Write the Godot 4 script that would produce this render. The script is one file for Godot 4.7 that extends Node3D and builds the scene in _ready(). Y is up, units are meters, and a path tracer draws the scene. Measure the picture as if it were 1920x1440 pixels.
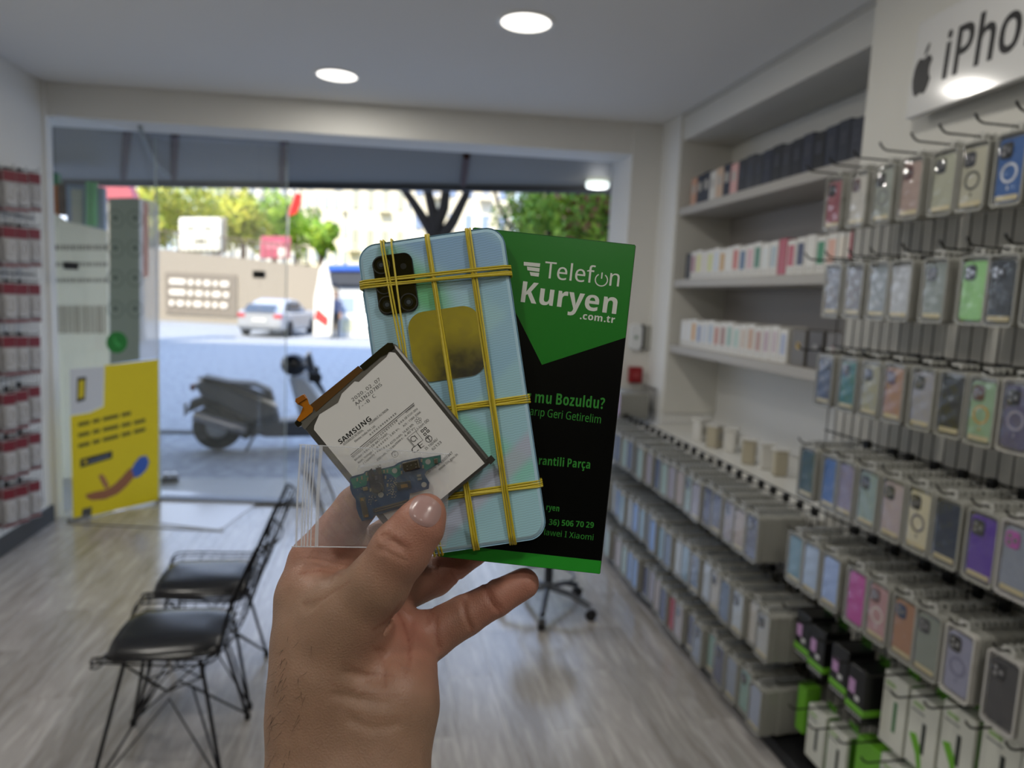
extends Node3D
# A phone-accessory shop seen towards its glass front; a hand holds a phone, a box, a battery and a circuit board.

const F := 1330.0                       # focal length in pixels of the 1920 x 1440 frame
const EYE := Vector3(0, 1.7, 0)
var ex: Vector3
var ed: Vector3
var ef: Vector3
var used := {}
var mats := {}
var rng := RandomNumberGenerator.new()
var sans: SystemFont
var bold: SystemFont
var mono: SystemFont


# ---------------------------------------------------------------- mesh collector
class MB:
	var v := PackedVector3Array()
	var n := PackedVector3Array()
	var t := PackedVector2Array()
	var c := PackedColorArray()
	var x := Transform3D.IDENTITY
	var col := Color.WHITE
	var colored := false

	func tri(a: Vector3, b: Vector3, d: Vector3, na: Vector3, nb: Vector3, nd: Vector3, ta := Vector2.ZERO, tb := Vector2.ZERO, td := Vector2.ZERO) -> void:
		a = x * a
		b = x * b
		d = x * d
		na = (x.basis * na).normalized()
		nb = (x.basis * nb).normalized()
		nd = (x.basis * nd).normalized()
		if (d - a).cross(b - a).dot(na + nb + nd) < 0.0:
			v.append_array([a, d, b])
			n.append_array([na, nd, nb])
			t.append_array([ta, td, tb])
		else:
			v.append_array([a, b, d])
			n.append_array([na, nb, nd])
			t.append_array([ta, tb, td])
		if colored:
			c.append_array([col, col, col])

	func face(p: Array, out: Vector3, uv: Array = []) -> void:
		var g: Vector3 = (p[1] - p[0]).cross(p[2] - p[0])
		if g.length_squared() < 1e-24 and p.size() > 3:
			g = (p[2] - p[0]).cross(p[3] - p[0])
		g = g.normalized()
		if g.dot(out) < 0.0:
			g = -g
		for i in range(1, p.size() - 1):
			if uv.size():
				tri(p[0], p[i], p[i + 1], g, g, g, uv[0], uv[i], uv[i + 1])
			else:
				tri(p[0], p[i], p[i + 1], g, g, g)

	func box(m: Vector3, s: Vector3, ch := 0.0) -> void:
		var h := s * 0.5
		ch = minf(ch, minf(h.x, minf(h.y, h.z)) * 0.9)
		for a in 3:
			var b := (a + 1) % 3
			var d := (a + 2) % 3
			for sg in [-1.0, 1.0]:
				var p := []
				for k in [[-1, -1], [1, -1], [1, 1], [-1, 1]]:
					var q := Vector3.ZERO
					q[a] = h[a] * sg
					q[b] = (h[b] - ch) * k[0]
					q[d] = (h[d] - ch) * k[1]
					p.append(m + q)
				var o := Vector3.ZERO
				o[a] = sg
				face(p, o, [Vector2(0, 1), Vector2(1, 1), Vector2(1, 0), Vector2(0, 0)])
		if ch <= 0.0:
			return
		for a in 3:
			var b := (a + 1) % 3
			var d := (a + 2) % 3
			for sb in [-1.0, 1.0]:
				for sd in [-1.0, 1.0]:
					var p := []
					for k in [[-1, 0], [1, 0], [1, 1], [-1, 1]]:
						var q := Vector3.ZERO
						q[a] = (h[a] - ch) * k[0]
						q[b] = (h[b] - (ch if k[1] else 0.0)) * sb
						q[d] = (h[d] - (0.0 if k[1] else ch)) * sd
						p.append(m + q)
					var o := Vector3.ZERO
					o[b] = sb
					o[d] = sd
					face(p, o)
		for sx in [-1.0, 1.0]:
			for sy in [-1.0, 1.0]:
				for sz in [-1.0, 1.0]:
					var sv := Vector3(sx, sy, sz)
					face([m + Vector3(h.x, h.y - ch, h.z - ch) * sv, m + Vector3(h.x - ch, h.y, h.z - ch) * sv, m + Vector3(h.x - ch, h.y - ch, h.z) * sv], sv)

	static func inset(p: PackedVector2Array, d: float) -> PackedVector2Array:
		var o := PackedVector2Array()
		var k := p.size()
		for i in k:
			var e0 := (p[i] - p[(i + k - 1) % k]).normalized()
			var e1 := (p[(i + 1) % k] - p[i]).normalized()
			var n0 := Vector2(-e0.y, e0.x)
			var n1 := Vector2(-e1.y, e1.x)
			var m := (n0 + n1)
			m = m / maxf(m.length_squared() * 0.5, 0.35)
			o.append(p[i] + m * d)
		return o

	# extrudes an outline (counter-clockwise in x, y) from z0 to z1 with a chamfer
	func slab(p: PackedVector2Array, z0: float, z1: float, ch := 0.0, ch0 := -1.0) -> void:
		if area(p) < 0.0:
			p = p.duplicate()
			p.reverse()
		if ch0 < 0.0:
			ch0 = ch
		var k := p.size()
		var lo := p[0]
		var hi := p[0]
		for q in p:
			lo = Vector2(minf(lo.x, q.x), minf(lo.y, q.y))
			hi = Vector2(maxf(hi.x, q.x), maxf(hi.y, q.y))
		var sz := hi - lo
		var rings := []
		if ch0 > 0.0:
			rings.append([inset(p, ch0), z0])
			rings.append([inset(p, ch0 * 0.3), z0 + ch0 * 0.3])
		rings.append([p, z0 + ch0])
		rings.append([p, z1 - ch])
		if ch > 0.0:
			rings.append([inset(p, ch * 0.3), z1 - ch * 0.3])
			rings.append([inset(p, ch), z1])
		var nor := []
		for i in k:
			var e0 := (p[i] - p[(i + k - 1) % k]).normalized()
			var e1 := (p[(i + 1) % k] - p[i]).normalized()
			nor.append([Vector2(e0.y, -e0.x), Vector2(e1.y, -e1.x), e0.dot(e1) > 0.75])
		for r in range(rings.size() - 1):
			var pa: PackedVector2Array = rings[r][0]
			var pb: PackedVector2Array = rings[r + 1][0]
			var za: float = rings[r][1]
			var zb: float = rings[r + 1][1]
			for i in k:
				var j := (i + 1) % k
				var ni: Vector2 = nor[i][1]
				var nj: Vector2 = nor[j][0]
				if nor[i][2]:
					ni = (nor[i][0] + nor[i][1]).normalized()
				if nor[j][2]:
					nj = (nor[j][0] + nor[j][1]).normalized()
				var tilt := 0.0
				if ch0 > 0.0 and r < 2:
					tilt = -1.3 if r == 0 else -0.4
				elif ch > 0.0 and r >= rings.size() - 3:
					tilt = 1.3 if r == rings.size() - 2 else 0.4
				var n3i := Vector3(ni.x, ni.y, tilt)
				var n3j := Vector3(nj.x, nj.y, tilt)
				var a := Vector3(pa[i].x, pa[i].y, za)
				var b := Vector3(pa[j].x, pa[j].y, za)
				var d := Vector3(pb[j].x, pb[j].y, zb)
				var e := Vector3(pb[i].x, pb[i].y, zb)
				tri(a, b, d, n3i, n3j, n3j)
				tri(a, d, e, n3i, n3j, n3i)
		for s in 2:
			var q: PackedVector2Array = rings[0][0] if s == 0 else rings[-1][0]
			var zz: float = rings[0][1] if s == 0 else rings[-1][1]
			var no := Vector3(0, 0, -1 if s == 0 else 1)
			var id := Geometry2D.triangulate_polygon(q)
			for i in range(0, id.size(), 3):
				var w := [q[id[i]], q[id[i + 1]], q[id[i + 2]]]
				var u := []
				for m in w:
					u.append(Vector2((m.x - lo.x) / sz.x, 1.0 - (m.y - lo.y) / sz.y))
				tri(Vector3(w[0].x, w[0].y, zz), Vector3(w[1].x, w[1].y, zz), Vector3(w[2].x, w[2].y, zz), no, no, no, u[0], u[1], u[2])

	static func area(p: PackedVector2Array) -> float:
		var a := 0.0
		for i in p.size():
			a += p[i].cross(p[(i + 1) % p.size()])
		return a

	# a flat frame between two outlines with the same number of points
	func ring(po: PackedVector2Array, pi: PackedVector2Array, z0: float, z1: float) -> void:
		var k := po.size()
		for i in k:
			var j := (i + 1) % k
			for s in 2:
				var z := z0 if s == 0 else z1
				face([Vector3(po[i].x, po[i].y, z), Vector3(po[j].x, po[j].y, z), Vector3(pi[j].x, pi[j].y, z), Vector3(pi[i].x, pi[i].y, z)], Vector3(0, 0, -1 if s == 0 else 1))
			var eo := po[j] - po[i]
			face([Vector3(po[i].x, po[i].y, z0), Vector3(po[j].x, po[j].y, z0), Vector3(po[j].x, po[j].y, z1), Vector3(po[i].x, po[i].y, z1)], Vector3(eo.y, -eo.x, 0))
			var ei := pi[j] - pi[i]
			face([Vector3(pi[i].x, pi[i].y, z0), Vector3(pi[j].x, pi[j].y, z0), Vector3(pi[j].x, pi[j].y, z1), Vector3(pi[i].x, pi[i].y, z1)], Vector3(-ei.y, ei.x, 0))

	func tube(p: Array, r: float, sides := 6, closed := false, rad: Array = []) -> void:
		var k := p.size()
		var fr := []
		var up := Vector3(0.31, 0.87, 0.39)
		for i in k:
			var d: Vector3
			if closed:
				d = p[(i + 1) % k] - p[(i + k - 1) % k]
			else:
				d = p[mini(i + 1, k - 1)] - p[maxi(i - 1, 0)]
			d = d.normalized()
			if absf(d.dot(up)) > 0.97:
				up = Vector3(0.9, 0.1, -0.4)
			var a := d.cross(up).normalized()
			var b := a.cross(d).normalized()
			up = b
			fr.append([a, b, d])
		var m := k if closed else k - 1
		for i in m:
			var j := (i + 1) % k
			var r0: float = rad[i] if rad.size() else r
			var r1: float = rad[j] if rad.size() else r
			for s in sides:
				var a0 := TAU * s / sides
				var a1 := TAU * (s + 1) / sides
				var n00: Vector3 = fr[i][0] * cos(a0) + fr[i][1] * sin(a0)
				var n01: Vector3 = fr[i][0] * cos(a1) + fr[i][1] * sin(a1)
				var n10: Vector3 = fr[j][0] * cos(a0) + fr[j][1] * sin(a0)
				var n11: Vector3 = fr[j][0] * cos(a1) + fr[j][1] * sin(a1)
				tri(p[i] + n00 * r0, p[i] + n01 * r0, p[j] + n11 * r1, n00, n01, n11)
				tri(p[i] + n00 * r0, p[j] + n11 * r1, p[j] + n10 * r1, n00, n11, n10)
		if not closed:
			for e in [0, k - 1]:
				var o: Vector3 = fr[e][2] * (-1.0 if e == 0 else 1.0)
				var rr: float = rad[e] if rad.size() else r
				for s in sides:
					var a0 := TAU * s / sides
					var a1 := TAU * (s + 1) / sides
					tri(p[e], p[e] + (fr[e][0] * cos(a0) + fr[e][1] * sin(a0)) * rr, p[e] + (fr[e][0] * cos(a1) + fr[e][1] * sin(a1)) * rr, o, o, o)

	# profile of (radius, height) turned about y
	func lathe(p: Array, seg := 20) -> void:
		for i in p.size() - 1:
			var d: Vector2 = p[i + 1] - p[i]
			if d.length() < 1e-9:
				continue
			var nn := Vector2(d.y, -d.x).normalized()
			for s in seg:
				var a0 := TAU * s / seg
				var a1 := TAU * (s + 1) / seg
				var c0 := Vector3(cos(a0), 0, sin(a0))
				var c1 := Vector3(cos(a1), 0, sin(a1))
				var n0 := c0 * nn.x + Vector3(0, nn.y, 0)
				var n1 := c1 * nn.x + Vector3(0, nn.y, 0)
				var y0 := Vector3(0, p[i].y, 0)
				var y1 := Vector3(0, p[i + 1].y, 0)
				if p[i].x > 1e-9:
					tri(c0 * p[i].x + y0, c1 * p[i].x + y0, c1 * p[i + 1].x + y1, n0, n1, n1)
				if p[i + 1].x > 1e-9:
					tri(c0 * p[i].x + y0, c1 * p[i + 1].x + y1, c0 * p[i + 1].x + y1, n0, n1, n0)

	func ball(m: Vector3, r: Vector3, nu := 12, nv := 8) -> void:
		for j in nv:
			for i in nu:
				var q := []
				for k in [[0, 0], [1, 0], [1, 1], [0, 1]]:
					var la: float = PI * (j + k[1]) / nv - PI / 2
					var lo: float = TAU * (i + k[0]) / nu
					q.append(Vector3(cos(la) * cos(lo), sin(la), cos(la) * sin(lo)))
				var w := []
				for u in q:
					w.append((u / r).normalized())
				tri(m + q[0] * r, m + q[1] * r, m + q[2] * r, w[0], w[1], w[2])
				tri(m + q[0] * r, m + q[2] * r, m + q[3] * r, w[0], w[2], w[3])

	# closed loops of equally many points, joined smoothly, ends capped
	func loft(s: Array, caps := true) -> void:
		var k: int = s[0].size()
		var mid := []
		for l in s:
			var q := Vector3.ZERO
			for p in l:
				q += p
			mid.append(q / k)
		var nor := []
		for i in s.size():
			var row := []
			for j in k:
				var du: Vector3 = s[i][(j + 1) % k] - s[i][(j + k - 1) % k]
				var dv: Vector3 = s[mini(i + 1, s.size() - 1)][j] - s[maxi(i - 1, 0)][j]
				var q := du.cross(dv).normalized()
				if q.dot(s[i][j] - mid[i]) < 0.0:
					q = -q
				row.append(q)
			nor.append(row)
		for i in s.size() - 1:
			for j in k:
				var l := (j + 1) % k
				tri(s[i][j], s[i][l], s[i + 1][l], nor[i][j], nor[i][l], nor[i + 1][l])
				tri(s[i][j], s[i + 1][l], s[i + 1][j], nor[i][j], nor[i + 1][l], nor[i + 1][j])
		if caps:
			for e in [0, s.size() - 1]:
				var o: Vector3 = (mid[0] - mid[1]) if e == 0 else (mid[-1] - mid[-2])
				o = o.normalized()
				for j in k:
					tri(mid[e], s[e][j], s[e][(j + 1) % k], o, o, o)

	func mesh() -> ArrayMesh:
		var a := []
		a.resize(Mesh.ARRAY_MAX)
		a[Mesh.ARRAY_VERTEX] = v
		a[Mesh.ARRAY_NORMAL] = n
		a[Mesh.ARRAY_TEX_UV] = t
		if colored:
			a[Mesh.ARRAY_COLOR] = c
		var m := ArrayMesh.new()
		m.add_surface_from_arrays(Mesh.PRIMITIVE_TRIANGLES, a)
		return m


static func rrect(w: float, h: float, r: float, seg := 4) -> PackedVector2Array:
	var o := PackedVector2Array()
	var k := [[1, -1, -PI / 2], [1, 1, 0.0], [-1, 1, PI / 2], [-1, -1, PI]]
	for q in k:
		for i in seg + 1:
			var a: float = q[2] + PI / 2 * i / seg
			o.append(Vector2(q[0] * (w / 2 - r) + r * cos(a), q[1] * (h / 2 - r) + r * sin(a)))
	return o


static func circle(r: float, seg := 20, c := Vector2.ZERO) -> PackedVector2Array:
	var o := PackedVector2Array()
	for i in seg:
		o.append(c + Vector2(cos(TAU * i / seg), sin(TAU * i / seg)) * r)
	return o


static func shift(p: PackedVector2Array, d: Vector2) -> PackedVector2Array:
	var o := PackedVector2Array()
	for q in p:
		o.append(q + d)
	return o


# ---------------------------------------------------------------- nodes
func numbered(nm: String) -> String:
	var k: int = used.get(nm, 0)
	used[nm] = k + 1
	return nm if k == 0 else "%s_%03d" % [nm, k]


func at(p: Vector3, turn := 0.0) -> Transform3D:
	return Transform3D(Basis(Vector3.UP, turn), p)


func thing(nm: String, label: String, cat: String, tr := Transform3D.IDENTITY, group := "") -> Node3D:
	var o := Node3D.new()
	o.name = numbered(nm)
	add_child(o)
	o.transform = tr
	tag(o, label, cat, group)
	return o


func tag(o: Node, label: String, cat: String, group := "") -> void:
	o.set_meta("label", label)
	o.set_meta("category", cat)
	if group:
		o.set_meta("group", group)


func part(par: Node, nm: String, m: Variant, mt: Material, tr := Transform3D.IDENTITY) -> MeshInstance3D:
	var o := MeshInstance3D.new()
	o.name = nm
	o.mesh = m.mesh() if m is MB else m
	o.material_override = null
	o.set_surface_override_material(0, mt)
	par.add_child(o, true)
	o.transform = tr
	return o


func solo(nm: String, label: String, cat: String, m: Variant, mt: Material, tr := Transform3D.IDENTITY, group := "") -> MeshInstance3D:
	var o := part(self, numbered(nm), m, mt, tr)
	tag(o, label, cat, group)
	return o


func struct(nm: String, m: Variant, mt: Material, tr := Transform3D.IDENTITY) -> MeshInstance3D:
	var o := part(self, nm, m, mt, tr)
	o.set_meta("kind", "structure")
	return o


func copy(src: Node3D, base: String, tr: Transform3D, label := "", group := "") -> Node3D:
	var o: Node3D = src.duplicate()
	o.name = numbered(base)
	add_child(o)
	o.transform = tr
	if label:
		o.set_meta("label", label)
	if group:
		o.set_meta("group", group)
	return o


# plain name of the nearest colour
func cname(hex: String) -> String:
	var c := Color(hex)
	var best := ""
	var bd := 9.0
	for k in [["20242c", "near black"], ["3c404c", "charcoal"], ["585c74", "slate violet"], ["5c6478", "slate blue"], ["6c7c94", "steel blue"], ["8a94a4", "blue grey"], ["a4acb4", "light grey blue"], ["b8c0c8", "pale silver"], ["b0b2b0", "silver grey"], ["c8c4bc", "off white"], ["94a8a0", "sage"], ["84a49c", "sea green"], ["3f7a62", "green"], ["7c98a8", "pale teal"], ["6c90c8", "cornflower blue"], ["3d5f86", "denim blue"], ["a89c98", "warm grey"], ["98929c", "mauve grey"], ["a87c84", "dusty pink"], ["d8a8a8", "pale pink"], ["a03438", "dark red"], ["b85060", "raspberry"], ["c49c5c", "ochre"], ["d2d28c", "pale yellow"], ["c88064", "terracotta"], ["d0b49c", "beige"], ["6a5a4c", "brown"]]:
		var q := Color(k[0])
		var d := absf(q.r - c.r) + absf(q.g - c.g) + absf(q.b - c.b)
		if d < bd:
			bd = d
			best = k[1]
	return best


# a real-world (linear) colour
func lin(r: float, g: float, b: float) -> Color:
	return Color(r, g, b).linear_to_srgb()


func mat(c: Color, rough := 0.6, metal := 0.0, spec := 0.5) -> StandardMaterial3D:
	var key := "%s %.3f %.3f %.3f" % [c.to_html(), rough, metal, spec]
	if not mats.has(key):
		var m := StandardMaterial3D.new()
		m.albedo_color = c
		m.roughness = rough
		m.metallic = metal
		m.metallic_specular = spec
		mats[key] = m
	return mats[key]


func h(s: String, rough := 0.6, metal := 0.0, spec := 0.5) -> StandardMaterial3D:
	return mat(Color(s), rough, metal, spec)


func clear(c: Color, alpha: float, rough := 0.05) -> StandardMaterial3D:
	var key := "clear %s %.3f %.3f" % [c.to_html(), alpha, rough]
	if not mats.has(key):
		var m := StandardMaterial3D.new()
		m.albedo_color = Color(c.r, c.g, c.b, alpha)
		m.roughness = rough
		m.transparency = BaseMaterial3D.TRANSPARENCY_ALPHA
		m.cull_mode = BaseMaterial3D.CULL_DISABLED
		mats[key] = m
	return mats[key]


func boxm(m: Vector3, s: Vector3, ch := 0.0) -> MB:
	var b := MB.new()
	b.box(m, s, ch)
	return b


func slabm(p: PackedVector2Array, z0: float, z1: float, ch := 0.0) -> MB:
	var b := MB.new()
	b.slab(p, z0, z1, ch)
	return b


func tubem(p: Array, r: float, sides := 6, closed := false) -> MB:
	var b := MB.new()
	b.tube(p, r, sides, closed)
	return b


# flat lettering fitted into a rectangle of the parent's x, y plane
func txt(par: Node, nm: String, s: String, x0: float, y0: float, w: float, hh: float, z: float, mt: Material, font: Font = null, depth := 0.0002) -> MeshInstance3D:
	var m := TextMesh.new()
	m.font = font if font else sans
	m.text = s
	m.font_size = 48
	m.pixel_size = 0.01
	m.depth = 0.02
	m.curve_step = 1.0
	var b := m.get_aabb()
	var o := MeshInstance3D.new()
	o.name = nm
	o.mesh = m
	m.material = mt
	par.add_child(o, true)
	var k := Vector3(w / b.size.x, hh / b.size.y, depth / 0.02)
	o.transform = Transform3D(Basis.from_scale(k), Vector3(x0 - b.position.x * k.x, y0 - b.position.y * k.y, z))
	return o


# ---------------------------------------------------------------- from pixels to places
func ray(px: float, py: float) -> Vector3:
	return ex * ((px - 960.0) / F) + ed * ((py - 720.0) / F) + ef


func spot(px: float, py: float, depth: float) -> Vector3:
	return EYE + ray(px, py) * depth


func hit(px: float, py: float, axis: int, val: float) -> Vector3:
	var r := ray(px, py)
	return EYE + r * ((val - EYE[axis]) / r[axis])


func ground(px: float, py: float, y := -0.1) -> Vector3:
	return hit(px, py, 1, y)


# frame of a thing held up to the lens: x to its own right, z towards the eye, turned in its plane
func held(px: float, py: float, depth: float, deg: float) -> Transform3D:
	var a := deg_to_rad(deg)
	var bx := ex * cos(a) - ed * sin(a)
	var by := -ex * sin(a) - ed * cos(a)
	return Transform3D(Basis(bx, by, -ef), spot(px, py, depth))


func local(tr: Transform3D, px: float, py: float, depth: float) -> Vector2:
	var q := tr.affine_inverse() * spot(px, py, depth)
	return Vector2(q.x, q.y)


func set_eye() -> void:
	var d := Vector3((720.0 - 960.0) / F, (550.0 - 720.0) / F, 1.0).normalized()
	var hz := Vector3(cos(0.045), sin(0.045), 0.0)
	var up := d.cross(hz).normalized()
	if up.y > 0.0:
		up = -up
	var ri := d.cross(-up)
	if ri.x < 0.0:
		ri = -ri
	ex = Vector3(ri.x, up.x, -d.x)
	ed = Vector3(ri.y, up.y, -d.y)
	ef = Vector3(ri.z, up.z, -d.z)


func _ready() -> void:
	rng.seed = 7
	set_eye()
	# ---- camera
	var cam := Camera3D.new()
	cam.name = "camera"
	add_child(cam)
	cam.transform = Transform3D(Basis(ex, -ed, -ef), EYE)
	var lens := CameraAttributesPhysical.new()
	lens.frustum_focal_length = 12.0 / (720.0 / F)
	lens.frustum_focus_distance = 0.366
	lens.exposure_aperture = 7.2
	lens.frustum_near = 0.02
	lens.frustum_far = 400.0
	cam.attributes = lens
	cam.current = true
	# ---- sky, sun, exposure
	var env := Environment.new()
	env.background_mode = Environment.BG_SKY
	var sky := Sky.new()
	var sm := ProceduralSkyMaterial.new()
	sm.sky_top_color = Color(0.70, 0.81, 1.0)
	sm.sky_horizon_color = Color(0.93, 0.96, 1.0)
	sm.sky_curve = 0.18
	sm.ground_horizon_color = Color(0.62, 0.62, 0.62)
	sm.ground_bottom_color = Color(0.35, 0.35, 0.36)
	sm.energy_multiplier = 2.6
	sm.sun_angle_max = 8.0
	sky.sky_material = sm
	env.sky = sky
	env.tonemap_mode = Environment.TONE_MAPPER_LINEAR
	env.tonemap_exposure = 1.08
	env.sdfgi_enabled = true
	env.ssao_enabled = true
	env.ssil_enabled = true
	var we := WorldEnvironment.new()
	we.name = "world_environment"
	we.environment = env
	add_child(we)
	var sun := DirectionalLight3D.new()
	sun.name = "sun"
	add_child(sun)
	sun.look_at_from_position(Vector3(-9, 20, 18), Vector3(0, 0, 0))
	sun.light_color = Color(1.0, 0.94, 0.80)
	sun.light_energy = 2.2
	sun.light_angular_distance = 0.6
	sun.shadow_enabled = true
	sans = font(400, "Droid Sans")
	bold = font(700, "Droid Sans")
	mono = font(400, "Droid Sans Mono")
	room()
	downlights()
	front()
	outside()
	niche()
	racks()
	left_wall()
	seats()
	foreground()


func font(weight: int, fam: String) -> SystemFont:
	var f := SystemFont.new()
	f.font_names = PackedStringArray([fam])
	f.font_weight = weight
	return f


func noise_tex(freq: float, cols: Array, offs: Array, seed_: int, size := 512, oct := 4) -> NoiseTexture2D:
	var n := FastNoiseLite.new()
	n.seed = seed_
	n.frequency = freq
	n.noise_type = FastNoiseLite.TYPE_SIMPLEX_SMOOTH
	n.fractal_octaves = oct
	var g := Gradient.new()
	g.offsets = PackedFloat32Array(offs)
	g.colors = PackedColorArray(cols)
	var t := NoiseTexture2D.new()
	t.width = size
	t.height = size
	t.seamless = true
	t.noise = n
	t.color_ramp = g
	return t


func room() -> void:
	var paint := mat(lin(0.74, 0.73, 0.69), 0.75)
	var white := mat(lin(0.80, 0.80, 0.78), 0.7)
	# floor: a screed and laminate planks laid along the room
	var fl := struct("floor", boxm(Vector3(0.05, -0.07, -1.2), Vector3(4.9, 0.11, 8.9)), h("6c675f", 0.9))
	var woods := []
	var tones := [["9a9590", "aeaaa6", "a49f9b", "bab6b2"], ["938e89", "a7a39f", "9d9994", "b3afab"], ["a19d98", "b4b0ad", "aaa6a2", "c0bcb9"]]
	for k in 3:
		var w := StandardMaterial3D.new()
		var cs := []
		for s in tones[k]:
			cs.append(Color(s))
		w.albedo_texture = noise_tex(0.012, [cs[0], cs[1], cs[2], cs[3]], [0.28, 0.45, 0.56, 0.75], 11 + k, 512, 5)
		w.roughness = 0.22
		w.clearcoat_enabled = true
		w.clearcoat = 0.4
		w.clearcoat_roughness = 0.22
		w.metallic_specular = 0.55
		woods.append(w)
	var pw := 0.192
	var pl := 1.285
	var pm := []
	for k in 9:
		var b := MB.new()
		b.box(Vector3.ZERO, Vector3(pw - 0.0006, 0.012, pl - 0.0006), 0.0007)
		var o := Vector2(0.37 * k, 0.23 * k)
		for i in b.v.size():
			b.t[i] = o + Vector2(b.v[i].x * 2.2, b.v[i].z * 0.26)
		pm.append(b.mesh())
	for c in 25:
		var z0 := 3.0 + 0.43 * ((c * 5) % 3)
		for r in 8:
			var z1 := z0 - r * pl
			var lo := maxf(z1 - pl, -5.62)
			var hi := minf(z1, 3.2)
			if hi - lo < 0.05:
				continue
			var o := part(fl, "plank", pm[(c * 7 + r * 4) % 9], woods[(c * 2 + r) % 3])
			o.position = Vector3(-2.36 + pw * (c + 0.5), -0.006, (lo + hi) / 2)
			o.scale.z = (hi - lo) / pl
	var ceil_m := mat(lin(0.80, 0.80, 0.79), 0.8)
	struct("ceiling", boxm(Vector3(0, 3.15, -1.2), Vector3(5.2, 0.3, 9.0)), ceil_m)
	struct("wall_left", boxm(Vector3(-2.42, 1.5, -1.1), Vector3(0.3, 3.0, 8.6)), paint)
	struct("wall_back", boxm(Vector3(0, 1.5, 3.2), Vector3(5.2, 3.0, 0.2)), h("3c3c3e", 0.7))
	# board wall that carries the near racks, with the same wall going on past the frame
	struct("wall_right", boxm(Vector3(2.2, 1.5, 0.34), Vector3(0.86, 3.0, 5.7), 0.004), mat(lin(0.66, 0.65, 0.60), 0.6))
	struct("wall_right_outer", boxm(Vector3(2.55, 1.5, -3.6), Vector3(0.2, 3.0, 3.2)), paint)
	# unseen yellow panel behind the photographer, added for the metal plate to mirror
	struct("wall_back_added_panel", boxm(Vector3(-1.3, 2.3, 3.07), Vector3(1.5, 1.1, 0.06)), h("d8c83c", 0.6))
	var sc := thing("added_dark_board", "added unseen dark board on the yellow back wall", "screen", at(Vector3(-0.57, 2.0, 3.02), PI))  # unseen dark board, added so the plate mirrors something dark
	part(sc, "panel", boxm(Vector3(0, 0, 0), Vector3(0.86, 0.54, 0.04), 0.006), h("16171a", 0.3))
	part(sc, "board_edge", boxm(Vector3(0, -0.25, 0), Vector3(0.86, 0.03, 0.045), 0.004), h("2a2b2d", 0.4))
	var cb := thing("added_counter", "added unseen dark counter in front of the yellow back wall", "counter", at(Vector3(0.1, 0, 2.3)))  # unseen counter, added as a dark source for reflections
	part(cb, "body", boxm(Vector3(0, 0.5, 0), Vector3(2.6, 1.0, 0.5), 0.006), h("3a3a3c", 0.5))
	part(cb, "worktop", boxm(Vector3(0, 1.02, 0), Vector3(2.7, 0.04, 0.6), 0.004), h("55534f", 0.4))
	# beam over the shop front, pier and pillar
	var a := Vector3(-2.42, 0, -5.43)
	var b := Vector3(1.97, 0, -5.05)
	var dir := (b - a).normalized()
	var turn := -atan2(dir.z, dir.x)
	var ln := a.distance_to(b)
	struct("beam", boxm(Vector3(ln / 2, 2.89, -0.17), Vector3(ln, 0.22, 0.34), 0.003), paint, at(a, turn))
	struct("pillar", boxm(Vector3(1.9, 1.5, -5.28), Vector3(0.32, 3.0, 0.46), 0.003), paint)
	struct("pillar_side", boxm(Vector3(2.17, 1.5, -4.96), Vector3(0.42, 3.0, 0.46), 0.003), white)
	struct("wall_left_pier", boxm(Vector3(-2.42, 1.5, -5.44), Vector3(0.34, 3.0, 0.1), 0.003), white)
	struct("baseboard_left", boxm(Vector3(-2.262, 0.06, -1.15), Vector3(0.02, 0.12, 8.4), 0.003), h("1b1b1c", 0.45))
	# unseen storeys above, made this tall so their shade covers the street
	struct("wall_upper_storeys", boxm(Vector3(0, 12.0, 0.2), Vector3(60, 17.0, 11.0)), h("c9c2b4", 0.8))
	struct("wall_shop_neighbour_left", boxm(Vector3(-16.5, 1.6, 0.2), Vector3(27.6, 3.4, 11.0)), h("bdb6a8", 0.8))
	struct("wall_shop_neighbour_right", boxm(Vector3(16.9, 1.6, 0.2), Vector3(28.2, 3.4, 11.0)), h("bdb6a8", 0.8))


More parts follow.
